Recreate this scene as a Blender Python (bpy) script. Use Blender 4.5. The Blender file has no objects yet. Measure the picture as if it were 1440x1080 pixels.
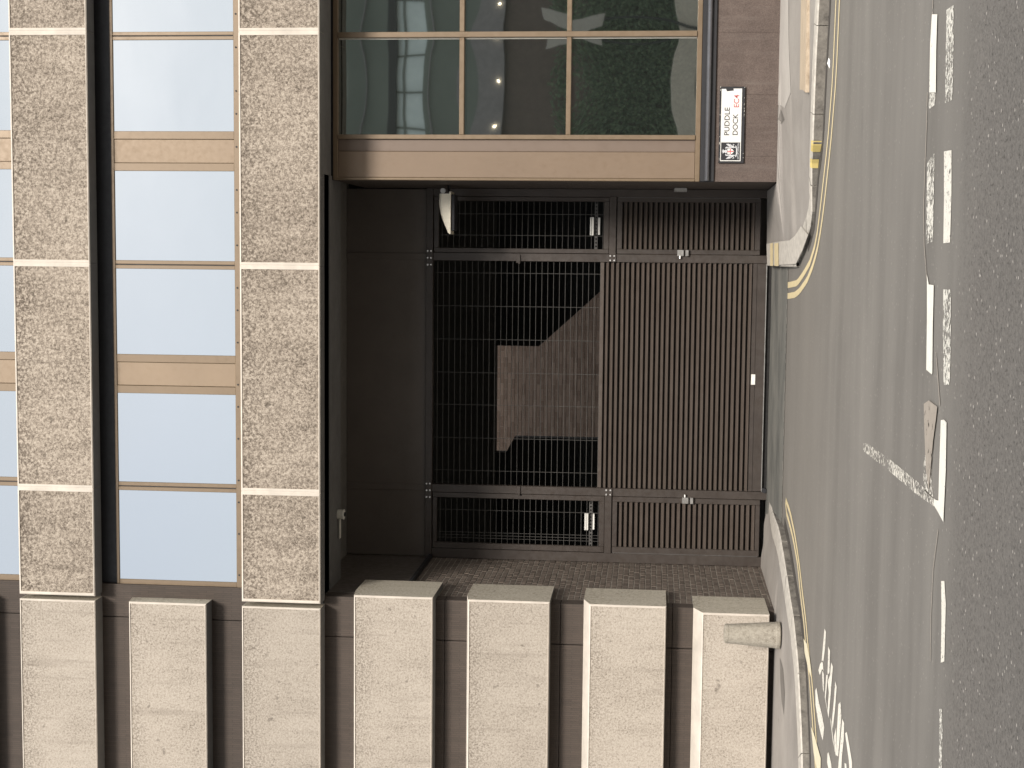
import bpy, bmesh, math, random
from mathutils import Vector, Matrix
from mathutils.geometry import tessellate_polygon

random.seed(7)
S = bpy.context.scene
COL = S.collection
R = math.radians

# ------------------------------------------------------------------ camera
# The photograph was taken with the phone on its side: the picture's right is the ground.
F = 2069.3                    # focal length in pixels of the 1440 wide photograph
CAM = Vector((0, 0, 1.75))
YAW, PITCH, ROLL = R(4.986), R(5.379), R(1.028)


def cam_axes():
    cy, sy, cp, sp = math.cos(YAW), math.sin(YAW), math.cos(PITCH), math.sin(PITCH)
    w = Vector((-sy * cp, cy * cp, sp))
    r = Vector((cy, sy, 0))
    up = r.cross(w)
    c, s = math.cos(ROLL), math.sin(ROLL)
    return c * r + s * up, -(-s * r + c * up), w       # right, down, forward of the upright view


CR, CD, CW = cam_axes()
cam = bpy.data.objects.new('camera', bpy.data.cameras.new('camera'))
COL.objects.link(cam)
cam.data.sensor_width = 36
cam.data.lens = 36 * F / 1440
cam.data.clip_end = 2000
m = Matrix((CD, CR, -CW)).transposed().to_4x4()
m.translation = CAM
cam.matrix_world = m
S.camera = cam

# ------------------------------------------------------------------ sky, sun, exposure
SUN_AZ, SUN_EL = R(163), R(35)          # compass bearing clockwise from +Y, elevation
W = bpy.data.worlds.new('World')
S.world = W
W.use_nodes = True
nt = W.node_tree
nt.nodes.clear()
out = nt.nodes.new('ShaderNodeOutputWorld')
bg = nt.nodes.new('ShaderNodeBackground')
sky = nt.nodes.new('ShaderNodeTexSky')
sky.sky_type = 'NISHITA'
sky.sun_disc = False
sky.sun_elevation = SUN_EL
sky.sun_rotation = SUN_AZ
sky.air_density = 1.0
sky.dust_density = 2.5
sky.ozone_density = 1.5
tc = nt.nodes.new('ShaderNodeTexCoord')
mp = nt.nodes.new('ShaderNodeMapping')
mp.inputs['Scale'].default_value = (1.6, 1.6, 4.0)
nz = nt.nodes.new('ShaderNodeTexNoise')
nz.inputs['Scale'].default_value = 1.7
nz.inputs['Detail'].default_value = 6
nz.inputs['Roughness'].default_value = .55
cr = nt.nodes.new('ShaderNodeValToRGB')
cr.color_ramp.elements[0].position = .3
cr.color_ramp.elements[0].color = (.62, .62, .62, 1)
cr.color_ramp.elements[1].position = .7
cr.color_ramp.elements[1].color = (.95, .95, .95, 1)
mx = nt.nodes.new('ShaderNodeMix')
mx.data_type = 'RGBA'
mx.inputs[7].default_value = (8.6, 8.7, 8.8, 1)        # thin white cloud over the blue
L = nt.links.new
L(tc.outputs['Generated'], mp.inputs['Vector'])
L(mp.outputs[0], nz.inputs['Vector'])
L(nz.outputs['Fac'], cr.inputs[0])
L(cr.outputs[0], mx.inputs[0])
L(sky.outputs[0], mx.inputs[6])
L(mx.outputs[2], bg.inputs['Color'])
bg.inputs['Strength'].default_value = .075
L(bg.outputs[0], out.inputs[0])

sd = bpy.data.lights.new('sun', 'SUN')
sd.energy = 2.2
sd.angle = R(13)
sd.color = (1, .94, .875)
sun = bpy.data.objects.new('sun', sd)
COL.objects.link(sun)
sdir = Vector((math.sin(SUN_AZ) * math.cos(SUN_EL), math.cos(SUN_AZ) * math.cos(SUN_EL), math.sin(SUN_EL)))
sun.rotation_euler = sdir.to_track_quat('Z', 'Y').to_euler()
sun.location = (-8, -20, 30)

S.view_settings.view_transform = 'Standard'
S.view_settings.look = 'None'
S.view_settings.gamma = 1
S.view_settings.use_curve_mapping = False
S.view_settings.exposure = 1.02


# ------------------------------------------------------------------ measuring: a picture point on a real plane
def ray(x, y):
    u, v = 1080 - y - 540, x - 720
    return CW + CR * (u / F) + CD * (v / F)


def at(x, y, Y):
    d = ray(x, y)
    return CAM + d * (Y / d.y)


def gnd(x, y, z=0.0):
    d = ray(x, y)
    return CAM + d * ((z - CAM.z) / d.z)


def AX(x, y, Y): return at(x, y, Y).x
def AZ(x, y, Y): return at(x, y, Y).z


# ------------------------------------------------------------------ materials
def new_mat(name):
    mt = bpy.data.materials.new(name)
    mt.use_nodes = True
    n = mt.node_tree
    return mt, n, n.nodes['Principled BSDF']


def node(n, t, **kw):
    x = n.nodes.new(t)
    for k, v in kw.items():
        if k.startswith('_'):
            setattr(x, k[1:], v)
        else:
            x.inputs[k.replace('__', ' ')].default_value = v
    return x


def pos(n, scale=(1, 1, 1)):
    g = n.nodes.new('ShaderNodeNewGeometry')
    mpp = n.nodes.new('ShaderNodeMapping')
    mpp.inputs['Scale'].default_value = scale
    n.links.new(g.outputs['Position'], mpp.inputs['Vector'])
    return mpp.outputs[0]


def noise(n, vec, scale, detail=4, rough=.6):
    x = node(n, 'ShaderNodeTexNoise', Scale=scale, Detail=detail, Roughness=rough)
    n.links.new(vec, x.inputs['Vector'])
    return x.outputs['Fac']


def ramp(n, fac, *stops):
    x = n.nodes.new('ShaderNodeValToRGB')
    e = x.color_ramp.elements
    while len(e) < len(stops):
        e.new(.5)
    for i, (p, c) in enumerate(stops):
        e[i].position = p
        e[i].color = (c, c, c, 1) if isinstance(c, (int, float)) else (*c, 1)
    n.links.new(fac, x.inputs[0])
    return x.outputs[0]


def mixc(n, fac, a, b, mode='MIX'):
    x = n.nodes.new('ShaderNodeMix')
    x.data_type = 'RGBA'
    x.blend_type = mode
    for sock, v in ((0, fac), (6, a), (7, b)):
        if isinstance(v, (int, float)):
            x.inputs[sock].default_value = v if sock == 0 else (v, v, v, 1)
        elif isinstance(v, tuple):
            x.inputs[sock].default_value = (*v, 1)
        else:
            n.links.new(v, x.inputs[sock])
    return x.outputs[2]


def mth(n, op, a, b=0.0):
    x = n.nodes.new('ShaderNodeMath')
    x.operation = op
    for i, v in enumerate((a, b)):
        if isinstance(v, (int, float)):
            x.inputs[i].default_value = v
        else:
            n.links.new(v, x.inputs[i])
    return x.outputs[0]


def bump(n, bsdf, h, strength, dist):
    b = node(n, 'ShaderNodeBump', Strength=strength, Distance=dist)
    n.links.new(h, b.inputs['Height'])
    n.links.new(b.outputs[0], bsdf.inputs['Normal'])


def plain(name, col, rough=.5, metal=0.0, var=.12, vscale=6, bmp=0.0, bscale=60, dirt=0.0):
    """a single paint or metal with slight unevenness and optional dirt"""
    mt, n, b = new_mat(name)
    p = pos(n)
    f = noise(n, p, vscale, 5, .65)
    c = mixc(n, ramp(n, f, (.3, 0.0), (.7, 1.0)), tuple(x * (1 - var) for x in col), tuple(min(1, x * (1 + var)) for x in col))
    if dirt:
        d = noise(n, pos(n, (2.5, 2.5, .5)), 3.0, 6, .7)
        c = mixc(n, mth(n, 'MULTIPLY', ramp(n, d, (.45, 0.0), (.75, 1.0)), dirt), c, (.12, .105, .085))
    n.links.new(c, b.inputs['Base Color'])
    b.inputs['Metallic'].default_value = metal
    r = ramp(n, noise(n, p, 14, 4), (.3, max(0, rough - .1)), (.7, min(1, rough + .1)))
    n.links.new(r, b.inputs['Roughness'])
    if bmp:
        bump(n, b, noise(n, p, bscale, 4, .6), bmp, .004)
    return mt


def aggregate(name, light, mid, dark, pit, size=1.0, wear=.35, relief=.55):
    """exposed aggregate: pale chips in a brown grey matrix, weathered in large soft patches"""
    mt, n, b = new_mat(name)
    p = pos(n)
    f1 = noise(n, p, 24 * size, 3, .7)
    f2 = noise(n, p, 60 * size, 3, .65)
    big = noise(n, p, 1.1, 5, .6)
    big2 = noise(n, pos(n, (3.0, 3.0, .8)), 1.6, 5, .65)
    fine = mth(n, 'ADD', mth(n, 'MULTIPLY', f1, .62), mth(n, 'MULTIPLY', f2, .38))
    shift = mth(n, 'MULTIPLY', mth(n, 'SUBTRACT', mth(n, 'ADD', mth(n, 'MULTIPLY', big, .5), mth(n, 'MULTIPLY', big2, .5)), .5), wear)
    s = mth(n, 'ADD', fine, shift)
    c = ramp(n, s, (pit - .13, dark), (pit, mid), (pit + .14, light))
    v = node(n, 'ShaderNodeTexVoronoi', Scale=34 * size)
    n.links.new(p, v.inputs['Vector'])
    chips = ramp(n, v.outputs['Distance'], (.12, 1.0), (.3, 0.0))
    c = mixc(n, mth(n, 'MULTIPLY', chips, .42), c, tuple(min(1, x * 1.35) for x in light))
    spots = ramp(n, noise(n, p, 9, 2, .5), (.70, 0.0), (.76, 1.0))
    c = mixc(n, mth(n, 'MULTIPLY', spots, .6), c, tuple(x * .7 for x in dark))
    # grime held along the upper edge of every piece
    tcx = n.nodes.new('ShaderNodeTexCoord')
    sz_ = n.nodes.new('ShaderNodeSeparateXYZ')
    n.links.new(tcx.outputs['Object'], sz_.inputs[0])
    edge_ = mth(n, 'ADD', mth(n, 'MULTIPLY', sz_.outputs['Z'], 1.0), mth(n, 'MULTIPLY', mth(n, 'SUBTRACT', big2, .5), .9))
    gr = mth(n, 'MULTIPLY', ramp(n, edge_, (.22, 0.0), (.52, 1.0)), ramp(n, f1, (.4, 1.0), (.56, 0.0)))
    c = mixc(n, mth(n, 'MULTIPLY', gr, .75), c, dark)
    # every casting came out a slightly different tone, with rain streaks down its face
    oi = n.nodes.new('ShaderNodeObjectInfo')
    c = mixc(n, 1.0, c, ramp(n, oi.outputs['Random'], (0.0, .90), (1.0, 1.04)), 'MULTIPLY')
    streak = noise(n, pos(n, (7, 7, .45)), 1.5, 4, .6)
    c = mixc(n, ramp(n, streak, (.56, 0.0), (.74, .30)), c, dark)
    n.links.new(c, b.inputs['Base Color'])
    b.inputs['Roughness'].default_value = .88
    b.inputs['Specular IOR Level'].default_value = .25
    bump(n, b, fine, relief, .016)
    return mt


M = {}
M['agg_worn'] = aggregate('worn_aggregate', (.465, .402, .328), (.262, .219, .174), (.092, .073, .056), .492, 1.3, .26)
M['agg_clean'] = aggregate('clean_aggregate', (.445, .393, .330), (.345, .300, .247), (.162, .134, .106), .455, 1.6, .34, .32)
M['agg_end'] = aggregate('end_aggregate', (.50, .455, .375), (.42, .38, .305), (.26, .225, .17), .46, 1.2, .3)  # same concrete as the faces, coloured paler to lift the shaded ends
M['margin'] = plain('smooth_concrete_margin', (.57, .51, .435), .8, 0, .14, 3, .3, 40, .12)
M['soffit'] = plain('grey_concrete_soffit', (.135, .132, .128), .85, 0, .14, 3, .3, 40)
M['bronze'] = plain('bronze_anodised_frame', (.19, .138, .088), .42, .25, .05, 2)
M['bronze_panel'] = plain('bronze_panel', (.245, .178, .115), .5, .15, .05, 1.2)
M['bronze_bay'] = plain('bay_corner_panel', (.185, .132, .088), .5, .15, .06, 1.0, 0, 60, .04)
M['bronze_dark'] = plain('brown_metal_panel', (.165, .123, .094), .5, .15, .05, 1.2)
M['gate'] = plain('dark_brown_gate_paint', (.047, .037, .031), .42, .0, .12, 4, .15, 90, .12)
M['slat'] = plain('brown_slat_paint', (.088, .070, .058), .38, .1, .1, 5, 0, 60, .1)
M['gatedark'] = plain('black_gap_backing', (.012, .011, .010), .8)
M['toppanel'] = plain('dark_panel_paint', (.105, .089, .077), .5, 0, .1, 2, .1)
M['wire'] = plain('galvanised_wire', (.105, .10, .093), .5, .3)
M['bolt'] = plain('bright_bolt_steel', (.75, .73, .70), .3, .6)
M['steel'] = plain('grey_steel', (.42, .41, .39), .38, .7, .12, 20)
M['cream'] = plain('cream_enamel', (.86, .80, .66), .4, 0, .06, 8, 0, 60, .12)
M['white'] = plain('white_plastic', (.78, .76, .70), .45)
M['offwhite'] = plain('aged_white_plastic', (.52, .50, .44), .5)
M['black'] = plain('black_metal', (.013, .013, .015), .6, 0, .2, 3)
M['pipe'] = plain('grey_pipe', (.19, .19, .20), .35, .5)
M['granite_kerb'] = plain('pale_granite_kerb', (.46, .425, .37), .8, 0, .2, 14, .4, 70, .15)
M['gutter'] = None
M['yellow'] = None
M['timber'] = None
M['litter'] = plain('white_paper', (.8, .79, .75), .8)
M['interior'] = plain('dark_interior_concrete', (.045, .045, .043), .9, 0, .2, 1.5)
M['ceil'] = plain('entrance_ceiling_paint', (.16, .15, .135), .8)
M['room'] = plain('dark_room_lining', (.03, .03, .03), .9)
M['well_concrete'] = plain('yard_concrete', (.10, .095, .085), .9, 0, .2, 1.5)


def mosaic():
    """brown glazed cladding of narrow upright pieces, about 27 mm wide"""
    mt, n, b = new_mat('brown_ribbed_cladding')
    g = n.nodes.new('ShaderNodeNewGeometry')
    sp = n.nodes.new('ShaderNodeSeparateXYZ')
    n.links.new(g.outputs['Position'], sp.inputs[0])
    cb = n.nodes.new('ShaderNodeCombineXYZ')
    n.links.new(sp.outputs['Z'], cb.inputs['X'])
    n.links.new(mth(n, 'ADD', sp.outputs['X'], sp.outputs['Y']), cb.inputs['Y'])
    br = node(n, 'ShaderNodeTexBrick', Scale=1.0)
    br.inputs['Brick Width'].default_value = .225
    br.inputs['Row Height'].default_value = .0285
    br.inputs['Mortar Size'].default_value = .0030
    br.inputs['Mortar Smooth'].default_value = .3
    br.inputs['Color1'].default_value = (0.064, 0.046, 0.035, 1)
    br.inputs['Color2'].default_value = (0.048, 0.035, 0.026, 1)
    br.inputs['Mortar'].default_value = (0.039, 0.032, 0.026, 1)
    n.links.new(cb.outputs[0], br.inputs['Vector'])
    f = noise(n, g.outputs['Position'], 2.2, 5, .65)
    c = mixc(n, ramp(n, f, (.3, 0.0), (.75, .45)), br.outputs['Color'], (.076, .058, .045))
    n.links.new(c, b.inputs['Base Color'])
    b.inputs['Roughness'].default_value = .75
    bump(n, b, mth(n, 'SUBTRACT', 1.0, br.outputs['Fac']), .6, .004)
    return mt


M['mosaic'] = mosaic()


def brick_mat(name, c1, c2, stain):
    mt, n, b = new_mat(name)
    g = n.nodes.new('ShaderNodeNewGeometry')
    c = ramp(n, g.outputs['Random Per Island'], (0.0, c1), (.55, tuple((a + d) / 2 for a, d in zip(c1, c2))), (1.0, c2))
    f = noise(n, g.outputs['Position'], 9, 5, .7)
    c = mixc(n, ramp(n, f, (.4, 0.0), (.8, .6)), c, stain)
    n.links.new(c, b.inputs['Base Color'])
    b.inputs['Roughness'].default_value = .8
    bump(n, b, noise(n, g.outputs['Position'], 60, 4, .7), .35, .006)
    return mt


M['brick'] = brick_mat('brown_brick', (.085, .064, .050), (.135, .105, .083), (.165, .14, .115))
M['mortar'] = plain('grey_mortar', (.27, .24, .20), .95, 0, .2, 8, .4)
M['well_brick'] = brick_mat('yard_brick', (.20, .135, .10), (.33, .24, .185), (.36, .275, .215))
M['well_mortar'] = plain('yard_mortar', (.42, .36, .29), .95, 0, .2, 8)


def stone():
    mt, n, b = new_mat('brown_polished_stone')
    p = pos(n)
    f = noise(n, p, 90, 3, .7)
    big = noise(n, p, 2.2, 6, .7)
    s = mth(n, 'ADD', mth(n, 'MULTIPLY', f, .6), mth(n, 'MULTIPLY', big, .4))
    c = ramp(n, s, (.36, (.050, .034, .027)), (.52, (.094, .067, .054)), (.68, (.145, .112, .092)))
    drip = noise(n, pos(n, (9, 9, .7)), 1.6, 5, .7)
    c = mixc(n, ramp(n, drip, (.52, 0.0), (.75, .55)), c, (.14, .113, .095))
    n.links.new(c, b.inputs['Base Color'])
    b.inputs['Roughness'].default_value = .55
    return mt


M['stone'] = stone()


def glass(name, refl, tint, dark, wav, rough=.01):
    mt, n, b = new_mat(name)
    n.nodes.remove(b)
    o = n.nodes['Material Output']
    g = node(n, 'ShaderNodeBsdfGlossy', Roughness=rough)
    g.inputs['Color'].default_value = (*tint, 1)
    d = node(n, 'ShaderNodeBsdfDiffuse')
    d.inputs['Color'].default_value = (*dark, 1)
    x = n.nodes.new('ShaderNodeMixShader')
    x.inputs[0].default_value = refl
    n.links.new(d.outputs[0], x.inputs[1])
    n.links.new(g.outputs[0], x.inputs[2])
    n.links.new(x.outputs[0], o.inputs[0])
    bb = node(n, 'ShaderNodeBump', Strength=1.0, Distance=wav)
    n.links.new(noise(n, pos(n, (1, 1, .8)), .9, 2, .4), bb.inputs['Height'])
    n.links.new(bb.outputs[0], g.inputs['Normal'])
    return mt


M['glass_sky'] = glass('coated_window_glass', .62, (.74, .80, .85), (.02, .024, .03), .003)
M['glass_dark'] = glass('tinted_shopfront_glass', .6, (.80, .83, .77), (.02, .024, .022), .0012, .02)


def asphalt():
    mt, n, b = new_mat('asphalt')
    g = n.nodes.new('ShaderNodeNewGeometry')
    sp = n.nodes.new('ShaderNodeSeparateXYZ')
    n.links.new(g.outputs['Position'], sp.inputs[0])
    p = g.outputs['Position']
    # two surfacings meet along the middle of the road: smooth worn one on the far side, coarse chippings near
    edge = mth(n, 'ADD', sp.outputs['Y'], mth(n, 'MULTIPLY', noise(n, p, 2.0, 3), .18))
    near = ramp(n, mth(n, 'DIVIDE', edge, 20.0), (.415, 1.0), (.445, 0.0))
    fine = noise(n, p, 95, 3, .7)
    streak = noise(n, pos(n, (.18, 1.7, 1)), 1.0, 5, .6)
    patch = noise(n, p, .55, 5, .6)
    far_c = ramp(n, mth(n, 'ADD', mth(n, 'MULTIPLY', fine, .25), mth(n, 'ADD', mth(n, 'MULTIPLY', streak, .5), mth(n, 'MULTIPLY', patch, .25))),
                 (.38, (.134, .124, .110)), (.5, (.166, .154, .137)), (.64, (.198, .184, .163)))
    # dusty tan film where vehicles turn in towards the gate
    tan = ramp(n, mth(n, 'DIVIDE', mth(n, 'ADD', sp.outputs['Y'], mth(n, 'MULTIPLY', patch, 3.0)), 20.0), (.72, 0.0), (.90, 1.0))
    far_c = mixc(n, mth(n, 'MULTIPLY', tan, .5), far_c, (.185, .168, .145))
    v = node(n, 'ShaderNodeTexVoronoi', Scale=62)
    n.links.new(p, v.inputs['Vector'])
    v2 = node(n, 'ShaderNodeTexVoronoi', Scale=38)
    n.links.new(p, v2.inputs['Vector'])
    stone_c = ramp(n, v.outputs['Color'], (.1, (.104, .095, .085)), (.45, (.140, .128, .115)), (.9, (.176, .161, .144)))
    pits = ramp(n, noise(n, pos(n, (1, .75, 1)), 34, 4, .72), (.36, 1.0), (.41, 0.0))
    near_c = mixc(n, mth(n, 'MULTIPLY', pits, .8), stone_c, (.030, .027, .023))
    near_c = mixc(n, .25, near_c, far_c)
    c = mixc(n, near, far_c, near_c)
    # single bright chippings polished by tyres
    sepc = n.nodes.new('ShaderNodeSeparateColor')
    n.links.new(v2.outputs['Color'], sepc.inputs[0])
    chip = mth(n, 'MULTIPLY', ramp(n, sepc.outputs[0], (.945, 0.0), (.95, 1.0)), ramp(n, v2.outputs['Distance'], (.28, 1.0), (.4, 0.0)))
    c = mixc(n, mth(n, 'MULTIPLY', chip, mth(n, 'ADD', .25, mth(n, 'MULTIPLY', near, .5))), c, (.46, .42, .375))
    # oil drips and tyre smears
    oil = ramp(n, noise(n, pos(n, (.5, 2.6, 1)), 1.3, 4, .5), (.68, 0.0), (.78, .3))
    c = mixc(n, oil, c, (.075, .068, .06))
    n.links.new(c, b.inputs['Base Color'])
    b.inputs['Roughness'].default_value = .85
    b.inputs['Specular IOR Level'].default_value = .3
    hgt = mth(n, 'ADD', mth(n, 'MULTIPLY', fine, .3), mth(n, 'MULTIPLY', mth(n, 'SUBTRACT', mth(n, 'MULTIPLY', v.outputs['Distance'], -1.0), pits), near))
    bump(n, b, hgt, .55, .012)
    return mt


def paving():
    mt, n, b = new_mat('mastic_asphalt_paving')
    p = pos(n)
    f = noise(n, p, 120, 3, .7)
    big = noise(n, p, .9, 6, .65)
    s = mth(n, 'ADD', mth(n, 'MULTIPLY', f, .25), mth(n, 'MULTIPLY', big, .75))
    c = ramp(n, s, (.36, (.215, .195, .173)), (.5, (.265, .241, .215)), (.66, (.315, .287, .255)))
    st = ramp(n, noise(n, p, 2.6, 5, .7), (.63, 0.0), (.72, .5))
    c = mixc(n, st, c, (.13, .118, .104))
    n.links.new(c, b.inputs['Base Color'])
    b.inputs['Roughness'].default_value = .8
    bump(n, b, f, .3, .004)
    return mt


def apron():
    mt, n, b = new_mat('stained_concrete_apron')
    p = pos(n)
    big = noise(n, pos(n, (.7, 1.6, 1)), 1.3, 6, .68)
    c = ramp(n, big, (.35, (.085, .085, .076)), (.5, (.135, .132, .117)), (.66, (.18, .172, .15)))
    w = ramp(n, noise(n, pos(n, (1.4, 7, 1)), 3.2, 6, .7), (.68, 0.0), (.76, .8))
    c = mixc(n, w, c, (.42, .41, .385))
    n.links.new(c, b.inputs['Base Color'])
    b.inputs['Roughness'].default_value = .75
    bump(n, b, noise(n, p, 40, 4), .3, .006)
    return mt


def paint(name, col, worn, under=None, scale=26):
    """road paint; where it has worn through, the surface is left open so the real road shows"""
    mt, n, b = new_mat(name)
    p = pos(n)
    f = noise(n, p, scale, 5, .75)
    big = noise(n, p, 1.7, 4, .6)
    c = mixc(n, ramp(n, noise(n, p, 12, 4), (.3, 0.0), (.7, 1.0)), tuple(x * .86 for x in col), col)
    n.links.new(c, b.inputs['Base Color'])
    b.inputs['Roughness'].default_value = .7
    a = mth(n, 'ADD', mth(n, 'MULTIPLY', f, .7), mth(n, 'MULTIPLY', big, .3))
    al = ramp(n, a, (max(0, worn - .02), 0.0), (worn + .02, 1.0))
    n.links.new(al, b.inputs['Alpha'])
    return mt


def dirty_face():
    mt, n, b = new_mat('grimy_kerb_face')
    p = pos(n)
    f = noise(n, p, 5, 6, .75)
    c = ramp(n, f, (.32, (.055, .048, .04)), (.47, (.15, .136, .116)), (.65, (.235, .214, .182)))
    n.links.new(c, b.inputs['Base Color'])
    b.inputs['Roughness'].default_value = .9
    bump(n, b, noise(n, p, 40, 4, .7), .5, .008)
    return mt


M['kerb_face'] = dirty_face()
M['asphalt'] = asphalt()
M['paving'] = paving()
M['apron'] = apron()
M['paint_fresh'] = paint('fresh_white_road_paint', (.78, .75, .66), .395)
M['paint_worn'] = paint('worn_white_road_paint', (.70, .67, .59), .49)
M['paint_faint'] = paint('faded_white_road_paint', (.68, .64, .56), .513)
M['paint_half'] = paint('part_worn_white_road_paint', (.74, .70, .61), .445)
M['paint_letter'] = paint('letter_road_paint', (.74, .70, .61), .41)
M['paint_yellow'] = paint('yellow_road_paint', (.66, .545, .32), .36)
M['paint_cream'] = paint('old_cream_road_paint', (.70, .63, .45), .33)
M['paint_kerb'] = paint('old_yellow_kerb_paint', (.60, .47, .17), .36, None, 40)
M['smear'] = paint('pale_smeared_repair', (.34, .295, .245), .42, None, 14)


def timber():
    mt, n, b = new_mat('bleached_timber')
    p = pos(n, (1.2, 18, 6))
    f = noise(n, p, 2.5, 6, .7)
    c = ramp(n, f, (.3, (.25, .19, .13)), (.5, (.42, .335, .24)), (.7, (.52, .43, .32)))
    n.links.new(c, b.inputs['Base Color'])
    b.inputs['Roughness'].default_value = .8
    bump(n, b, f, .4, .006)
    return mt


M['timber'] = timber()


# ------------------------------------------------------------------ mesh building
class MB:
    """collects shapes in world metres, then links them as ONE mesh object"""

    def __init__(self):
        self.v, self.f, self.mi = [], [], []

    def face(self, pts, mi=0):
        i = len(self.v)
        self.v += [Vector(p) for p in pts]
        self.f.append(tuple(range(i, i + len(pts))))
        self.mi.append(mi)

    def add(self, vs, fs, mi=0):
        i = len(self.v)
        self.v += [Vector(p) for p in vs]
        for f in fs:
            self.f.append(tuple(i + k for k in f))
            self.mi.append(mi)
        return self

    def box(self, x0, x1, y0, y1, z0, z1, mi=0):
        if x0 > x1: x0, x1 = x1, x0
        if y0 > y1: y0, y1 = y1, y0
        if z0 > z1: z0, z1 = z1, z0
        return self.add([(x0, y0, z0), (x1, y0, z0), (x1, y1, z0), (x0, y1, z0), (x0, y0, z1), (x1, y0, z1), (x1, y1, z1), (x0, y1, z1)],
                        [(0, 3, 2, 1), (4, 5, 6, 7), (0, 1, 5, 4), (1, 2, 6, 5), (2, 3, 7, 6), (3, 0, 4, 7)], mi)

    def bbox(self, x0, x1, y0, y1, z0, z1, c=.004, mi=0):
        """box with its edges chamfered"""
        if x0 > x1: x0, x1 = x1, x0
        if y0 > y1: y0, y1 = y1, y0
        if z0 > z1: z0, z1 = z1, z0
        c = min(c, (x1 - x0) / 3, (y1 - y0) / 3, (z1 - z0) / 3)
        bm = bmesh.new()
        vs = [bm.verts.new(p) for p in ((x0, y0, z0), (x1, y0, z0), (x1, y1, z0), (x0, y1, z0), (x0, y0, z1), (x1, y0, z1), (x1, y1, z1), (x0, y1, z1))]
        for f in ((0, 3, 2, 1), (4, 5, 6, 7), (0, 1, 5, 4), (1, 2, 6, 5), (2, 3, 7, 6), (3, 0, 4, 7)):
            bm.faces.new([vs[k] for k in f])
        bmesh.ops.bevel(bm, geom=bm.edges[:], offset=c, segments=1, affect='EDGES')
        bm.verts.index_update()
        self.add([v.co.copy() for v in bm.verts], [[v.index for v in f.verts] for f in bm.faces], mi)
        bm.free()
        return self

    def prism(self, poly, axis, a, b, mi=0):
        """poly in the plane across the axis: x -> (y,z), y -> (x,z), z -> (x,y)"""
        def q(p, t):
            return {'x': (t, p[0], p[1]), 'y': (p[0], t, p[1]), 'z': (p[0], p[1], t)}[axis]
        k = len(poly)
        area = sum(poly[i][0] * poly[(i + 1) % k][1] - poly[(i + 1) % k][0] * poly[i][1] for i in range(k))
        if area < 0: poly = poly[::-1]
        vs = [q(p, a) for p in poly] + [q(p, b) for p in poly]
        fl = (axis == 'y') != (a > b)
        fs = []
        tri = tessellate_polygon([[Vector((*p, 0)) for p in poly]])
        for t in tri:
            # tessellation winding follows the polygon
            n_ = (Vector(poly[t[1]]) - Vector(poly[t[0]])).cross(Vector(poly[t[2]]) - Vector(poly[t[0]]))
            t = t if n_ > 0 else t[::-1]
            fs.append(tuple(t[::-1]))
            fs.append(tuple(k + i for i in t))
        for i in range(k):
            j = (i + 1) % k
            fs.append((i, j, k + j, k + i))
        if fl: fs = [f[::-1] for f in fs]
        return self.add(vs, fs, mi)

    def tube(self, p, q, r, n=8, mi=0, r2=None):
        p, q = Vector(p), Vector(q)
        d = (q - p).normalized()
        a = d.orthogonal().normalized()
        b = d.cross(a)
        r2 = r if r2 is None else r2
        vs = [p + (a * math.cos(2 * math.pi * i / n) + b * math.sin(2 * math.pi * i / n)) * r for i in range(n)]
        vs += [q + (a * math.cos(2 * math.pi * i / n) + b * math.sin(2 * math.pi * i / n)) * r2 for i in range(n)]
        fs = [(i, (i + 1) % n, n + (i + 1) % n, n + i) for i in range(n)] + [tuple(range(n))[::-1], tuple(range(n, 2 * n))]
        return self.add(vs, fs, mi)

    def build(self, name, mat, parent=None, smooth=False):
        lo = Vector([min(v[i] for v in self.v) for i in range(3)])
        hi = Vector([max(v[i] for v in self.v) for i in range(3)])
        c = (lo + hi) / 2
        me = bpy.data.meshes.new(name)
        me.from_pydata([v - c for v in self.v], [], self.f)
        for mm in (mat if isinstance(mat, (list, tuple)) else [mat]):
            me.materials.append(mm)
        me.polygons.foreach_set('material_index', self.mi)
        if smooth:
            me.polygons.foreach_set('use_smooth', [True] * len(me.polygons))
        me.update()
        return link(name, me, c, parent)


WORLD = {}


def link(name, data, loc, parent=None):
    o = bpy.data.objects.new(name, data)
    COL.objects.link(o)
    base = Vector((0, 0, 0))
    if parent is not None:
        o.parent = parent
        base = WORLD[parent.name]
    o.location = Vector(loc) - base
    WORLD[o.name] = Vector(loc)
    return o


def copy_to(o, loc):
    c = o.copy()
    COL.objects.link(c)
    base = WORLD[o.parent.name] if o.parent else Vector((0, 0, 0))
    c.location = Vector(loc) - base
    WORLD[c.name] = Vector(loc)
    return c


def thing(name, loc, label, cat, group=None):
    o = link(name, None, loc)
    return tag(o, label, cat, group)


def tag(o, label, cat, group=None):
    o['label'] = label
    o['category'] = cat
    if group: o['group'] = group
    return o


def struct(o, label=None):
    o['kind'] = 'structure'
    if label: o['label'] = label
    return o


def box(name, mat, parent, x0, x1, y0, y1, z0, z1, c=0.0):
    b = MB()
    if c: b.bbox(x0, x1, y0, y1, z0, z1, c)
    else: b.box(x0, x1, y0, y1, z0, z1)
    return b.build(name, mat, parent)


# ------------------------------------------------------------------ depths of the real planes (metres from the camera)
YB = 18.40        # face of the concrete bands and blocks
YW = 18.66        # brown wall behind them
YWIN = 18.76      # upper windows
YBOX = 19.15      # glazed bay and its stone plinth
YG = 21.30        # gate
YCEIL = 19.70     # back of the entrance lintel
XL = (AX(640, 846, YW) + AX(800, 847.5, YW)) / 2            # left reveal of the entrance
XR = (AX(600, 253.5, YBOX) + AX(900, 255, YBOX)) / 2        # right reveal
XLEFT, XRIGHT = -16.0, 16.0                                 # the facade goes on past the picture

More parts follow.
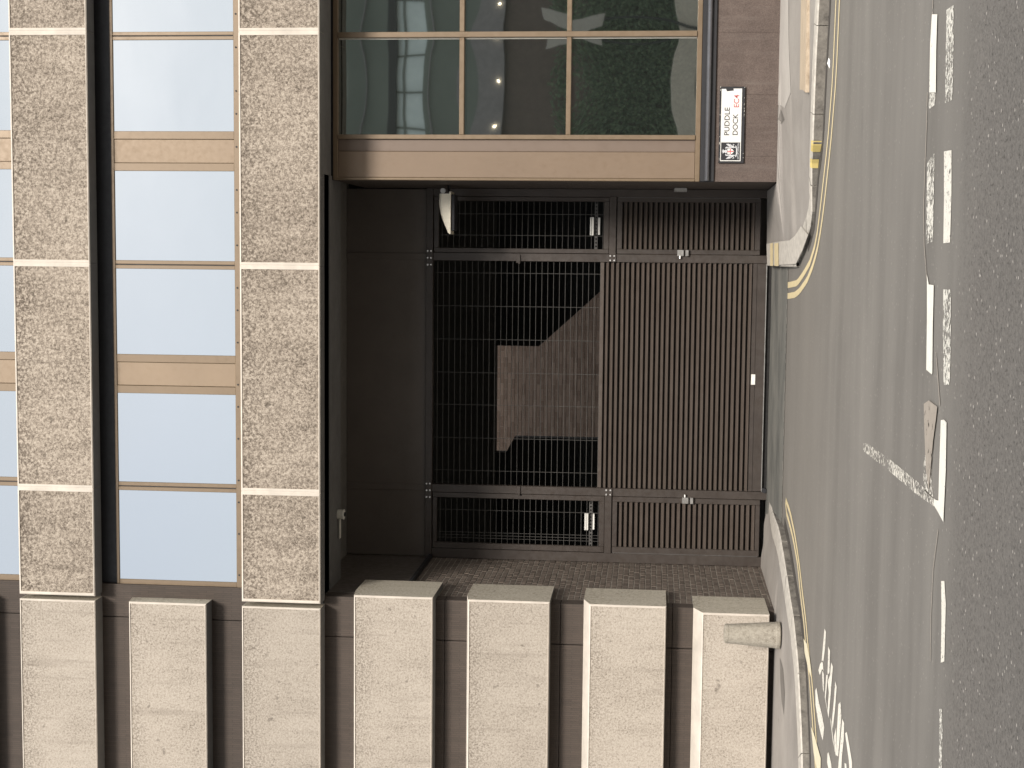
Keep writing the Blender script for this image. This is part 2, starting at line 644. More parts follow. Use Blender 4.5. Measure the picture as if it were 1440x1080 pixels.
# ------------------------------------------------------------------ ground
road = MB()
road.box(-220, 220, -200, 200, -.3, 0)
road_o = struct(road.build('road', M['asphalt']), 'grey asphalt road with a worn smooth far lane and coarse near lane')

# drive apron: thin stained concrete strip rising to the gate
ax0, ax1 = -6.0, -.1
ap = MB()
NA = 12
for i in range(NA):
    xa, xb = XL + .25 + (ax1 - XL - .25) * i / NA, XL + .25 + (ax1 - XL - .25) * (i + 1) / NA
    ap.face([(xa, 19.36, .004), (xb, 19.36, .004), (xb, YG + .05, .055), (xa, YG + .05, .055)])
    ap.face([(xa, YG + .05, .055), (xb, YG + .05, .055), (xb, 30, .055), (xa, 30, .055)])
struct(ap.build('drive_apron', M['apron']), 'stained concrete apron rising from the road to the gate')


def resample(pts, step):
    """pts: (x, y, h); returns evenly spaced points along the line"""
    acc = [0]
    for a, b in zip(pts, pts[1:]):
        acc.append(acc[-1] + math.hypot(b[0] - a[0], b[1] - a[1]))
    n = max(1, round(acc[-1] / step))
    out_ = []
    for i in range(n + 1):
        d = acc[-1] * i / n
        k = max(0, min(len(pts) - 2, next((j for j in range(len(acc) - 1) if acc[j + 1] >= d - 1e-9), len(pts) - 2)))
        t = (d - acc[k]) / max(1e-9, acc[k + 1] - acc[k])
        out_.append(tuple(pts[k][q] * (1 - t) + pts[k + 1][q] * t for q in range(3)))
    return out_


def offset(pts, d):
    """points moved sideways (to the left of travel) by d"""
    o_ = []
    for i, p in enumerate(pts):
        a, b = pts[max(0, i - 1)], pts[min(len(pts) - 1, i + 1)]
        t = Vector((b[0] - a[0], b[1] - a[1])).normalized()
        dd = d(i) if callable(d) else d
        o_.append((p[0] - t.y * dd, p[1] + t.x * dd, p[2]))
    return o_


def kerb(name, pts, width, label):
    """kerb as separate stones with open joints; returns the back edge"""
    root = link(name, None, (pts[0][0], pts[0][1], 0))
    struct(root, label)
    fine = resample(pts, .3)
    back = offset(fine, width)
    i = 0
    while i < len(fine) - 1:
        j = min(len(fine) - 1, i + 3)
        b = MB()
        dz = random.uniform(-.003, .003)
        seg = list(range(i, j + 1))
        f_, k_ = [], []
        for s in seg:
            p, q = fine[s], back[s]
            e = Vector((0, 0))
            if s == seg[0]:
                e = (Vector(fine[s + 1][:2]) - Vector(p[:2])).normalized() * .004
            if s == seg[-1]:
                e = (Vector(fine[s - 1][:2]) - Vector(p[:2])).normalized() * .004
            f_.append((p[0] + e.x, p[1] + e.y, p[2] + dz)); k_.append((q[0] + e.x, q[1] + e.y, q[2] + dz))
        for a in range(len(f_) - 1):
            p0, p1, q0, q1 = f_[a], f_[a + 1], k_[a], k_[a + 1]
            ch = .015
            F0 = len(b.f)
            def mixp(p, q, t): return (p[0] + (q[0] - p[0]) * t, p[1] + (q[1] - p[1]) * t)
            c0, c1 = mixp(p0, q0, .06), mixp(p1, q1, .06)
            b.face([(p0[0], p0[1], -.1), (p1[0], p1[1], -.1), (p1[0], p1[1], p1[2] - ch), (p0[0], p0[1], p0[2] - ch)])
            b.face([(p0[0], p0[1], p0[2] - ch), (p1[0], p1[1], p1[2] - ch), (*c1, p1[2]), (*c0, p0[2])])
            b.face([(*c0, p0[2]), (*c1, p1[2]), (q1[0], q1[1], q1[2] + .002), (q0[0], q0[1], q0[2] + .002)])
            b.mi[F0] = 1
            b.face([(q0[0], q0[1], -.1), (q0[0], q0[1], q0[2] + .002), (q1[0], q1[1], q1[2] + .002), (q1[0], q1[1], -.1)])
        p, q = f_[0], k_[0]
        b.face([(p[0], p[1], -.1), (p[0], p[1], p[2] - .015), (q[0], q[1], q[2]), (q[0], q[1], -.1)])
        p, q = f_[-1], k_[-1]
        b.face([(p[0], p[1], -.1), (q[0], q[1], -.1), (q[0], q[1], q[2]), (p[0], p[1], p[2] - .015)])
        b.build('kerb_stone', [M['granite_kerb'], M['kerb_face']], root)
        i = j
    return fine, back


def poly_sheet(name, pts, mat, parent=None):
    tri = tessellate_polygon([[Vector((p[0], p[1], 0)) for p in pts]])
    b = MB()
    fs = []
    for t in tri:
        a, c, d = (Vector(pts[k]) for k in t)
        fs.append(tuple(t) if (c - a).cross(d - a).z > 0 else tuple(t[::-1]))
    b.add(pts, fs)
    return b.build(name, mat, parent)


def soft_sheet(name, pts, mat):
    """a paved area whose height flows smoothly between the levels along its edge"""
    dense = []
    for i, p in enumerate(pts):
        q = pts[(i + 1) % len(pts)]
        n_ = max(1, int(math.hypot(q[0] - p[0], q[1] - p[1]) / .35))
        dense += [tuple(p[k] + (q[k] - p[k]) * j / n_ for k in range(3)) for j in range(n_)]
    bm = bmesh.new()
    vs = [bm.verts.new((p[0], p[1], 0)) for p in dense]
    for t in tessellate_polygon([[Vector((p[0], p[1], 0)) for p in dense]]):
        try: bm.faces.new([vs[k] for k in t])
        except ValueError: pass
    bmesh.ops.subdivide_edges(bm, edges=[e for e in bm.edges if e.calc_length() > .5], cuts=9, use_grid_fill=True)
    bmesh.ops.triangulate(bm, faces=bm.faces[:])
    for v in bm.verts:
        a = w = 0
        for p in dense:
            d2 = (v.co.x - p[0]) ** 2 + (v.co.y - p[1]) ** 2
            if d2 < 1e-6:
                a, w = p[2], 1
                break
            k = 1 / d2 ** 1.5
            a += p[2] * k; w += k
        v.co.z = a / w
    b = MB()
    bm.verts.index_update()
    fs = []
    for f in bm.faces:
        f.normal_update()
        ix = [v.index for v in f.verts]
        if f.calc_area() > 1e-9: fs.append(ix if f.normal.z > 0 else ix[::-1])
    b.add([v.co.copy() for v in bm.verts], fs)
    bm.free()
    return b.build(name, mat, None, True)


# right hand footway: kerb runs in from the right, dips and turns in beside the gate
kr = [(24.0, 14.55, .12)]
for x, y, h in ((1167, 0, .12), (1162, 90, .12), (1156.5, 202, .11), (1151, 235, .085), (1145.6, 307, .04), (1140, 329, .035), (1136.6, 339, .035), (1130, 358, .035)):
    p = gnd(x, y)
    kr.append((p.x, p.y, h))
pc = gnd(1122, 371)
kr += [(pc.x - .02, pc.y, .035), (-.10, 17.9, .04), (-.10, 19.4, .09), (-.10, YG - .12, .13)]
fineR, backR = kerb('kerb', kr, lambda i: -.24, 'pale granite kerb along the right footway, dipping at the gate')
gateback = [p for p in backR]
pv = [(p[0], p[1], p[2] + .001) for p in gateback]
pv += [(backR[-1][0], YG + .02, .135), (XR - .02, YG + .02, .15), (XR - .02, YBOX - .03, .20), (24, YBOX - .03, .22)]
footR = soft_sheet('footway', pv, M['paving'])
struct(footR, 'grey footway below the street sign')

# left hand footway
kl = []
for x, y, h in ((1079, 697, .03), (1092, 722, .06), (1103, 741, .09), (1109.5, 770, .09), (1114, 797, .09), (1120.5, 839, .09), (1125, 864, .09), (1132.6, 931, .09), (1136, 1003, .085), (1139, 1080, .085)):
    p = gnd(x, y)
    kl.append((p.x, p.y, h))
kl[0] = (AX(1075, 697, YG), YG - .1, .04)
kl.append((-16.0, kl[-1][1] - .7, .085))
fineL, backL = kerb('kerb', kl, lambda i: -(.05 + min(.25, .07 * i)), 'pale granite kerb curving out from the left gate post')
pv = [(p[0], p[1], p[2] + .001) for p in backL]
pv = pv + [(-16.0, YW + .02, .13), (XL + .001, YW + .02, .13), (XL + .001, YG + .02, .11), (backL[0][0], YG + .02, .05)]
footL = soft_sheet('footway', pv, M['paving'])
struct(footL, 'grey footway in front of the concrete blocks')

from mathutils.bvhtree import BVHTree


def surface(o):
    me = o.data
    off = WORLD[o.name]
    return BVHTree.FromPolygons([v.co + off for v in me.vertices], [list(p.vertices) for p in me.polygons])


def drape(name, pts, mat, foot, z0, lift=.0035):
    """a thin layer that follows the footway: picture outline, cut fine and laid on the surface"""
    tree = surface(foot)
    bm = bmesh.new()
    w = [gnd(x, y, z0) for x, y in pts]
    tri = tessellate_polygon([[Vector((p.x, p.y, 0)) for p in w]])
    vs = [bm.verts.new((p.x, p.y, 0)) for p in w]
    for t in tri:
        bm.faces.new([vs[k] for k in t])
    bmesh.ops.subdivide_edges(bm, edges=bm.edges[:], cuts=7, use_grid_fill=True)
    bmesh.ops.triangulate(bm, faces=bm.faces[:])
    for v in bm.verts:
        h = tree.ray_cast(Vector((v.co.x, v.co.y, 5)), Vector((0, 0, -1)))
        v.co.z = (h[0].z if h[0] is not None else z0) + lift
    b = MB()
    bm.verts.index_update()
    fs = []
    for f in bm.faces:
        f.normal_update()
        ix = [v.index for v in f.verts]
        fs.append(ix if f.normal.z > 0 else ix[::-1])
    b.add([v.co.copy() for v in bm.verts], fs)
    bm.free()
    return b.build(name, mat, foot)


M['paving_light'] = plain('pale_new_paving', (.385, .355, .318), .8, 0, .08, 2, .2, 90)
M['stain'] = plain('dark_paving_stain', (.135, .122, .107), .8, 0, .1, 4)
drape('paving_strip', [(1091, -40), (1107, -40), (1106, 60), (1105, 130), (1099, 152), (1092, 145)], M['paving_light'], footR, .20)
drape('stain', [(1091.5, 148), (1094, 150), (1098, 168), (1094, 175), (1091.5, 172)], M['stain'], footR, .20)
drape('stain', [(1094.5, 925), (1098, 940), (1100, 975), (1099, 1005), (1096.5, 985), (1095, 955)], M['stain'], footL, .13)

# ------------------------------------------------------------------ road markings (thin paint sheets on the asphalt)
def mark(name, pts, mat, z=.004, parent=road_o):
    w = [gnd(x, y, z) for x, y in pts]
    return poly_sheet(name, [(p.x, p.y, z) for p in w], mat, parent)


def strip(name, pts, mat, width, z=.004, parent=road_o):
    """a painted line of constant width that follows picture points"""
    w = [gnd(x, y, z) for x, y in pts]
    line = [(p.x, p.y, z) for p in w]
    fine_ = resample(line, .25)
    l, r = offset(fine_, width / 2), offset(fine_, -width / 2)
    b = MB()
    for i in range(len(fine_) - 1):
        q = [l[i], r[i], r[i + 1], l[i + 1]]
        n_ = (Vector(q[1]) - Vector(q[0])).cross(Vector(q[2]) - Vector(q[0]))
        b.face(q if n_.z > 0 else q[::-1])
    return b.build(name, mat, parent)


ext = lambda p, q, k: (p[0] + (p[0] - q[0]) * k, p[1] + (p[1] - q[1]) * k)
yi = [(1175.6, 0), (1171, 108), (1163.7, 202), (1154.7, 282), (1150.4, 320), (1146.7, 343), (1139, 369), (1130, 385), (1121, 398), (1111, 400.5), (1101.5, 401.5)]
yo = [(1180.5, 0), (1175.8, 108), (1168.2, 202), (1159.5, 282), (1154.8, 320), (1149.6, 349), (1143.7, 372), (1134.8, 394), (1124.4, 409), (1118, 414.5), (1110, 416), (1102, 416.5)]
strip('yellow_line', [ext(yi[0], yi[1], .6)] + yi, M['paint_yellow'], .075)
strip('yellow_line', [ext(yo[0], yo[1], .6)] + yo, M['paint_yellow'], .075)
mark('yellow_line_end', [(1100.2, 392), (1101.8, 392), (1102.6, 421), (1101, 421)], M['paint_yellow'], .008)
yi = [(1104.5, 705), (1105.5, 720), (1109.4, 733), (1115, 755), (1121.5, 792), (1126, 839), (1130, 870), (1133.4, 911), (1138, 952), (1142.5, 1013), (1145, 1054), (1147, 1085), (1150, 1130)]
yo = [(1105, 703), (1111, 720), (1117.5, 751), (1123.6, 790), (1129, 839), (1133, 870), (1136.4, 911), (1141.4, 952), (1146, 1013), (1148.6, 1054), (1150.6, 1085), (1153.6, 1130)]
strip('yellow_line', yi, M['paint_yellow'], .07)
strip('yellow_line', yo, M['paint_yellow'], .07)
mark('cream_paint_patch', [(1130, 898), (1134.5, 905), (1138.5, 925), (1141, 945), (1140, 952), (1136, 938), (1131.5, 918)], M['paint_cream'], .008)
mark('cream_paint_patch', [(1140.5, 1022), (1144, 1030), (1154, 1066), (1154, 1090), (1149, 1085), (1144, 1058)], M['paint_cream'], .008)

dash = [
    ([(1310.5, 20), (1318, 20), (1316.5, 70), (1316, 130), (1306.7, 130), (1308, 60)], 'paint_fresh'),
    ([(1306.7, 130.5), (1316, 130.5), (1315, 147), (1307.5, 153), (1306, 150)], 'paint_worn'),
    ([(1331, 14), (1341, 7), (1341, 60), (1339.5, 140), (1329, 145), (1330, 80)], 'paint_worn'),
    ([(1304, 230), (1314, 214), (1313.5, 260), (1312, 340), (1302.5, 343), (1303, 290)], 'paint_worn'),
    ([(1327.5, 213), (1338, 211), (1338, 270), (1336, 341), (1326.5, 342), (1327.5, 280)], 'paint_half'),
    ([(1303.5, 386), (1306, 400), (1313, 401), (1311.5, 470), (1311, 527), (1302.5, 520), (1303.5, 450)], 'paint_fresh'),
    ([(1326.5, 407), (1337, 407), (1337, 480), (1335.5, 541), (1327, 541), (1326, 470)], 'paint_worn'),
    ([(1323, 591), (1327, 590), (1331, 594), (1330, 660), (1326.5, 734), (1320, 722), (1313, 710), (1313, 702), (1319.5, 704), (1321, 650)], 'paint_fresh'),
    ([(1300, 640), (1309, 640), (1311, 690), (1313, 702), (1300, 690), (1298, 670)], 'paint_faint'),
    ([(1323.5, 817), (1328, 817), (1330, 850), (1328, 930), (1323, 932), (1324, 870)], 'paint_half'),
    ([(1321, 997), (1324.5, 997), (1325.5, 1030), (1323.5, 1120), (1319.5, 1120), (1321, 1040)], 'paint_worn'),
    ([(1214, 624), (1219, 623), (1250, 645), (1290, 677), (1316, 703), (1313, 712), (1285, 692), (1250, 662), (1214, 634)], 'paint_faint'),
]
for pts, mk in dash:
    o = mark('white_dash', pts, M[mk], .004 if mk != 'paint_fresh' else .007)
mark('pale_smear', [(1299, 568), (1306, 563), (1318, 572), (1316, 590), (1312, 620), (1309, 655), (1306, 690), (1302, 660), (1300, 610)], M['smear'], .009)

strip('joint_line', [(1312.5, -30), (1311, 22)], M['smear'], .018, .006)
strip('joint_line', [(1304, 130), (1302, 200), (1300, 250), (1298.5, 300), (1299.5, 345), (1303, 392)], M['smear'], .016, .006)
strip('joint_line', [(1316, 495), (1320, 525), (1321.5, 570)], M['smear'], .016, .006)
strip('joint_line', [(1319, 745), (1312, 800), (1309, 860), (1308, 930)], M['smear'], .012, .006)
# grime lying in the channel against the kerbs
M['grime'] = paint('channel_grime', (.07, .062, .053), .41, None, 9)
for kp_ in (kr[:8], kl[2:]):
    fine_ = resample(kp_, .3)
    sgn = -1 if kp_ is kr[:8] else 1
    for side in (1,):
        o1 = offset(fine_, .002)
        o2 = offset(fine_, .13)
        b = MB()
        for i in range(len(fine_) - 1):
            q = [(*o1[i][:2], .004), (*o2[i][:2], .004), (*o2[i + 1][:2], .004), (*o1[i + 1][:2], .004)]
            n_ = (Vector(q[1]) - Vector(q[0])).cross(Vector(q[2]) - Vector(q[0]))
            b.face(q if n_.z > 0 else q[::-1])
        b.build('channel_grime', M['grime'], road_o)
# the long white letters painted along the kerb, seen at a very flat angle
z5 = lambda pts: [(1080 + px / 4.906, 860 + py / 4.906) for px, py in pts]
letters = [
    [(390, 118), (400, 140), (394, 250), (382, 345), (370, 352), (378, 250)],
    [(378, 335), (384, 430), (372, 400), (358, 440), (348, 405), (360, 360)],
    [(373, 400), (385, 400), (386, 560), (378, 530)],
    [(415, 240), (428, 270), (424, 420), (410, 440), (414, 330)],
    [(436, 350), (448, 380), (440, 470), (430, 600), (418, 735), (410, 690), (420, 560), (412, 480), (428, 440)],
    [(402, 440), (414, 430), (398, 600), (412, 700), (404, 660), (392, 590)],
    [(464, 480), (474, 520), (462, 680), (446, 815), (440, 760), (454, 620)],
    [(428, 730), (436, 760), (458, 940), (448, 900)],
    [(486, 640), (500, 622), (506, 720), (496, 850), (484, 1000), (470, 990), (474, 850)],
    [(456, 860), (470, 800), (470, 1000), (460, 960)],
    [(512, 740), (526, 770), (522, 890), (510, 1000), (506, 1100), (482, 1100), (494, 960)],
    [(532, 840), (544, 830), (562, 930), (580, 1040), (580, 1100), (562, 1100), (558, 1030)],
    [(326, 545), (334, 525), (350, 620), (374, 720), (388, 800), (378, 890), (366, 850), (346, 760), (328, 640)],
    [(410, 980), (418, 970), (436, 1050), (440, 1100), (420, 1100), (408, 1040)],
    [(528, 1045), (540, 1050), (544, 1100), (530, 1100)],
]
for pts in letters:
    mark('road_letter', z5(pts), M['paint_letter'], .004)

# dashed joint along the foot of the apron
jb = MB()
x = XL + .6
while x < -.15:
    l_ = random.uniform(.05, .16)
    jb.face([(x, 19.335, .008), (x + l_, 19.335, .008), (x + l_, 19.358, .008), (x, 19.358, .008)])
    x += l_ + random.uniform(.03, .12)
jb.build('joint_line', M['granite_kerb'], road_o)

# ------------------------------------------------------------------ the building
office = thing('office_building', (XL, YW, 0), 'brown and pale concrete office building with mirrored ribbon windows and a gated entrance', 'building')


def block(x0, x1, yf, yb, z0, z1, agg, mar=.05, rise=0.0, ends=(1, 1), mtop=None):
    """precast block: recessed exposed-aggregate face inside a smooth margin, arrises chamfered, top can slope up to the wall"""
    b = MB()
    c = .012
    rec = .009
    # outer front ring corners
    o = [(x0 + c, z0 + c), (x1 - c, z0 + c), (x1 - c, z1 - c), (x0 + c, z1 - c)]
    mr = mar
    mt_ = mar if mtop is None else mtop
    i_ = [(x0 + mr * ends[0] + c, z0 + mt_ * .5 + c), (x1 - mr * ends[1] - c, z0 + mt_ * .5 + c), (x1 - mr * ends[1] - c, z1 - mt_ - c * .5), (x0 + mr * ends[0] + c, z1 - mt_ - c * .5)]
    if not ends[0]:
        i_[0] = (x0 + .02, i_[0][1]); i_[3] = (x0 + .02, i_[3][1])
    if not ends[1]:
        i_[1] = (x1 - .02, i_[1][1]); i_[2] = (x1 - .02, i_[2][1])
    for k in range(4):
        j = (k + 1) % 4
        b.face([(o[k][0], yf, o[k][1]), (o[j][0], yf, o[j][1]), (i_[j][0], yf, i_[j][1]), (i_[k][0], yf, i_[k][1])], 1)
        b.face([(i_[k][0], yf, i_[k][1]), (i_[j][0], yf, i_[j][1]), (i_[j][0], yf + rec, i_[j][1]), (i_[k][0], yf + rec, i_[k][1])], 1)
    b.face([(p[0], yf + rec, p[1]) for p in i_], 0)
    # chamfers
    e = [(x0, z0), (x1, z0), (x1, z1), (x0, z1)]
    for k in range(4):
        j = (k + 1) % 4
        b.face([(e[k][0], yf + c, e[k][1]), (e[j][0], yf + c, e[j][1]), (o[j][0], yf, o[j][1]), (o[k][0], yf, o[k][1])], 1)
    zt = z1 + rise
    ym = yf + c
    ys = min(yb, YW) if rise else yb
    b.face([(x0, ym, z1), (x1, ym, z1), (x1, ys, zt), (x0, ys, zt)], 1 if rise else 2)
    if ys < yb:
        b.face([(x0, ys, zt), (x1, ys, zt), (x1, yb, zt), (x0, yb, zt)], 2)
    b.face([(x0, ym, z0), (x0, yb, z0), (x1, yb, z0), (x1, ym, z0)], 2)
    for xx, s in ((x0, 1), (x1, -1)):
        poly = [(ym, z0), (ym, z1), (ys, zt), (yb, zt), (yb, z0)]
        pts = [(xx, p[0], p[1]) for p in poly]
        b.face(pts if s > 0 else pts[::-1], 3)
    pts = [(x0, yb, z0), (x0, yb, zt), (x1, yb, zt), (x1, yb, z0)]
    b.face(pts, 2)
    return b


def bmats(a): return [M[a], M['margin'], M['soffit'], M['agg_end']]


def bandz(top, bot, ytop, ybot):
    return AZ(top, ytop, YB), AZ(bot, ybot, YB)


# two long bands of precast panels
for bi, (vt, vb, joints) in enumerate((
        (21.5, 129, (44, 370, 686, 840)),
        (338.0, 450, (44, 374, 692, 851)))):
    zt, zb = AZ(vt, 540, YB), AZ(vb, 540, YB)
    root = box('band_core', M['soffit'], office, XLEFT, XRIGHT, YB + .26, YWIN - .055 if bi == 0 else YBOX, zb + .02, zt - .03)
    xs = [AX((vt + vb) / 2, j, YB) for j in joints]
    step = xs[0] - xs[1]
    left = xs[-1]
    edges = [XRIGHT]
    x = xs[0]
    up = []
    while x < XRIGHT:
        up.append(x); x += step
    edges = up[::-1] + xs[1:]
    x = xs[-1] - step * 1.02
    while x > XLEFT:
        edges.append(x); x -= step * 1.02
    edges = sorted(edges)
    for e_ in edges[1:-1]:
        if e_ > left + .05:
            box('joint_bead', M['margin'], root, e_ - .020, e_ + .020, YB + .004, YB + .02, zb + .012, zt - .004)
    for a_, b2 in zip(edges, edges[1:]):
        lef = b2 < left + .01
        gap = .012 if not lef else .03
        g1 = .03 if abs(b2 - left) < .01 or lef else .002
        g0 = .03 if abs(a_ - left) < .01 or lef else .002
        mat = 'agg_clean' if lef else 'agg_worn'
        block(a_ + g0, b2 - g1, YB, YB + .258, zb, zt, mat, .010 if lef else .030, mtop=.010 if lef else .016).build('concrete_panel', bmats(mat), root)

BAND2_ZT, BAND2_ZB = AZ(338, 540, YB), AZ(450, 540, YB)
BAND1_ZT, BAND1_ZB = AZ(21.5, 540, YB), AZ(129, 540, YB)
PITCH_Z = BAND1_ZT - BAND2_ZT
# band above the picture, so that the top row of windows is closed
zt3, zb3 = BAND1_ZT + PITCH_Z, BAND1_ZB + PITCH_Z
for a_, b2 in zip(edges, edges[1:]):
    pass
top_core = box('band_core', M['soffit'], office, XLEFT, XRIGHT, YB + .26, YWIN - .055, zb3 + .02, zt3 - .03)
block(XLEFT, XRIGHT, YB, YB + .258, zb3, zt3, 'agg_worn').build('concrete_panel', bmats('agg_worn'), top_core)

# blocks stacked beside the entrance: end faces wrap round the corner
XBE = AX(700, 844.5, YB)
blocks = [  # top edge, bottom edge (at y=960), slope rise, right end
    (497.5, 608, .03, XBE + .01, 'agg_clean'),
    (657.5, 771.5, .045, XBE, 'agg_clean'),
    (827.5, 935, .085, XBE - .01, 'agg_clean'),
    (985.5, 1080, .105, AX(1030, 863, YB), 'agg_clean'),
]
BL = []
for vt, vb, rise, xe, mt in blocks:
    zt, zb = AZ(vt, 960, YB), AZ(vb, 960, YB)
    BL.append((zt, zb))
    block(XLEFT, xe, YB, 19.32, zb, zt, mt, .012, rise, mtop=.010).build('concrete_block', bmats(mt), office)
# the single blocks between the bands, left of the windows
for k in range(2):
    dz = PITCH_Z * k
    zt, zb = AZ(182.5, 960, YB) + dz, AZ(290.5, 960, YB) + dz
    block(XLEFT, AX(240, 848, YB), YB, YW - .002, zb, zt, 'agg_clean', .012, .04, mtop=.010).build('concrete_block', bmats('agg_clean'), office)

# brown clad wall on the left, in panels with open joints
wl = link('brown_wall', None, (XLEFT, YW, 0), office)
xj = AX(700, 903, YW)
zj = [.09] + [AZ(v, 960, YW) for v in (944, 787, 625)] + [BAND2_ZB + .012]
for i in range(4):
    box('wall_panel', M['mosaic'], wl, xj + .006, XL, YW, YW + .22, zj[i] + .004, zj[i + 1] - .004)
    for xa, xb in ((XLEFT, xj - 3.0), (xj - 2.994, xj - .006)):
        box('wall_panel', M['mosaic'], wl, xa, xb, YW, YW + .22, zj[i] + .004, zj[i + 1] - .004)
box('wall_core', M['gatedark'], wl, XLEFT, XL - .012, YW + .23, 19.05, .0, BAND2_ZB)
XWE = AX(245, 824, YW)          # end of the wall beside the upper windows
xj2 = AX(310, 872, YW)
for za, zb in ((BAND2_ZT - .03, BAND1_ZB + .02), (BAND1_ZT - .03, zb3 + .02)):
    box('wall_panel', M['mosaic'], wl, xj2 + .006, XWE, YW, YW + .22, za, zb)
    box('wall_panel', M['mosaic'], wl, XLEFT, xj2 - .006, YW, YW + .22, za, zb)
    box('wall_core', M['gatedark'], wl, XLEFT, XWE - .02, YW + .23, YWIN + .8, za, zb)

# upper ribbon windows
def ribbon(zs0, zs1, cols):
    """frames as bars, glass as separate panes; cols: list of (y of edge a, y of edge b, kind) along the picture's y"""
    root = link('ribbon_window', None, (0, YWIN, zs0), office)
    yf = YWIN - .05
    xl, xr = cols['left'], XRIGHT
    box('sill_frame', M['bronze'], root, xl, xr, yf - .02, YWIN + .05, zs0, zs0 + cols['sill'], .006)
    box('head_frame', M['bronze'], root, xl, xr, yf, YWIN + .05, zs1 - .04, zs1, .006)
    src = None
    for k in range(26):
        x_ = xl + .25 + k * .42 + (.07 if k % 3 else -.06)
        if src is None:
            fx = MB()
            fx.tube((x_, yf - .021, zs0 + .05), (x_, yf - .027, zs0 + .05), .012, 6)
            src = fx.build('fixing', M['black'], root)
            bs = WORLD[src.name]
            x00 = x_
        else:
            copy_to(src, (bs.x + x_ - x00, bs.y, bs.z))
    xprev = xl
    bars = cols['bars']
    zb_, zt_ = zs0 + cols['sill'] + .001, zs1 - .041
    box('jamb_frame', M['bronze'], root, xl, xl + .085, yf, YWIN + .05, zb_, zt_, .006)
    xprev = xl + .085
    for (xa, xb, kind) in bars:
        box('glass_pane', M['glass_sky'], root, xprev - .01, xa + .01, YWIN - .034 + random.uniform(-.002, .002), YWIN + .0, zb_ - .01, zt_ + .01)
        if kind == 'wide':
            t = (xb - xa) * .20
            box('mullion', M['bronze'], root, xa, xa + t, yf, YWIN + .05, zb_, zt_, .005)
            box('mullion', M['bronze'], root, xb - t, xb, yf, YWIN + .05, zb_, zt_, .005)
            box('panel', M['bronze_panel'], root, xa + t + .003, xb - t - .003, yf + .012, YWIN + .05, zb_, zt_, .004)
        else:
            h = (xa + xb) / 2
            box('mullion', M['bronze'], root, xa, h - .006, yf, YWIN + .05, zb_, zt_, .005)
            box('mullion', M['bronze'], root, h + .006, xb, yf, YWIN + .05, zb_, zt_, .005)
            box('mullion_gap', M['black'], root, h - .006, h + .006, yf + .01, YWIN + .05, zb_, zt_)
        xprev = xb
    box('glass_pane', M['glass_sky'], root, xprev - .01, xr, YWIN - .034, YWIN + .0, zb_ - .01, zt_ + .01)


def bars_from(v, lst, extra):
    r = []
    for ya, yb, k in lst:
        r.append((AX(v, yb, YWIN - .05), AX(v, ya, YWIN - .05), k))
    # repeat the rhythm beyond the picture on the right
    bay = (AX(v, 184, YWIN) - AX(v, 498, YWIN))
    w = [q for q in r if q[2] == 'wide'][-1]
    t = [q for q in r if q[2] == 'thin'][-1]
    for i in range(1, 4):
        r.append((w[0] + bay * i, w[1] + bay * i, 'wide'))
        r.append((t[0] + bay * i, t[1] + bay * i, 'thin'))
    return sorted(r)


zs0 = AZ(340.5, 540, YWIN - .05)
zs1 = AZ(160.5, 540, YWIN - .05)
ribbon(zs0, zs1, {'left': AX(245, 824, YWIN), 'sill': .085,
                  'bars': bars_from(245, [(679, 691, 'thin'), (499, 554, 'wide'), (366.5, 378.5, 'thin'), (184.5, 240.5, 'wide'), (44.5, 56, 'thin')], 3)})
ribbon(BAND1_ZT - .03, zb3 + .012, {'left': AX(5, 815, YWIN), 'sill': .085,
                                   'bars': bars_from(8, [(670.5, 683, 'thin'), (494.5, 550, 'wide'), (362, 373.5, 'thin'), (183, 238, 'wide'), (45, 56.5, 'thin')], 3)})
box('head_panel', M['black'], office, XWE + .01, XRIGHT, YWIN - .045, YWIN + .06, zs1 + .001, BAND1_ZB + .30)
# rooms behind the glass and the closed rear of the building
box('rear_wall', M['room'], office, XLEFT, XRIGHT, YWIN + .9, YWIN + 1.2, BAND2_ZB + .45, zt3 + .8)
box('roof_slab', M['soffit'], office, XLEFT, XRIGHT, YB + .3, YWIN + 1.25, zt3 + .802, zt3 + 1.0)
box('parapet', M['mosaic'], office, XLEFT, XRIGHT, YB + .1, YB + .3, zt3 + .01, zt3 + 1.0)

# entrance lintel, ceiling and reveals
ZLINT = BAND2_ZB + .02
lint = MB()
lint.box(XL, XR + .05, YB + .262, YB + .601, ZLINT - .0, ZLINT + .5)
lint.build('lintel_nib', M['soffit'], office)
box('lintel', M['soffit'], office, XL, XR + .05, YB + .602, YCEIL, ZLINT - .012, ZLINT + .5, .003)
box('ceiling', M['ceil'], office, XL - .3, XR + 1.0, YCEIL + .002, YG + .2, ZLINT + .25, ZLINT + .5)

# left reveal in real bricks
rev = link('brick_reveal', None, (XL, YW, 0), office)
box('mortar_bed', M['mortar'], rev, XL - .3, XL - .005, YW + .225, YG + .3, 0, ZLINT + .5)
LEDGE_Z = AZ(600, 792, 20.8)
bk = MB()
row = .0772
z = .0
r_ = 0
while z < LEDGE_Z - .06:
    y = YW + .222 - (r_ % 2) * .06
    first = True
    while y < YG + .05:
        ln = .215 if (r_ % 2 == 0) else .1025
        y0, y1 = max(y, YW + .224), min(y + ln, YG + .05)
        if y1 - y0 > .02:
            j = random.uniform(-.0025, .0025)
            bk.bbox(XL - .08, XL + j, y0, y1, z + .005, z + row - .006, .004)
        y += ln + .011
    z += row
    r_ += 1
o = bk.build('brick', M['brick'], rev)
o['kind'] = 'stuff'
box('corner_return', M['mosaic'], rev, XL - .02, XL + .001, YW + .221, YW + .2225, .0, LEDGE_Z)
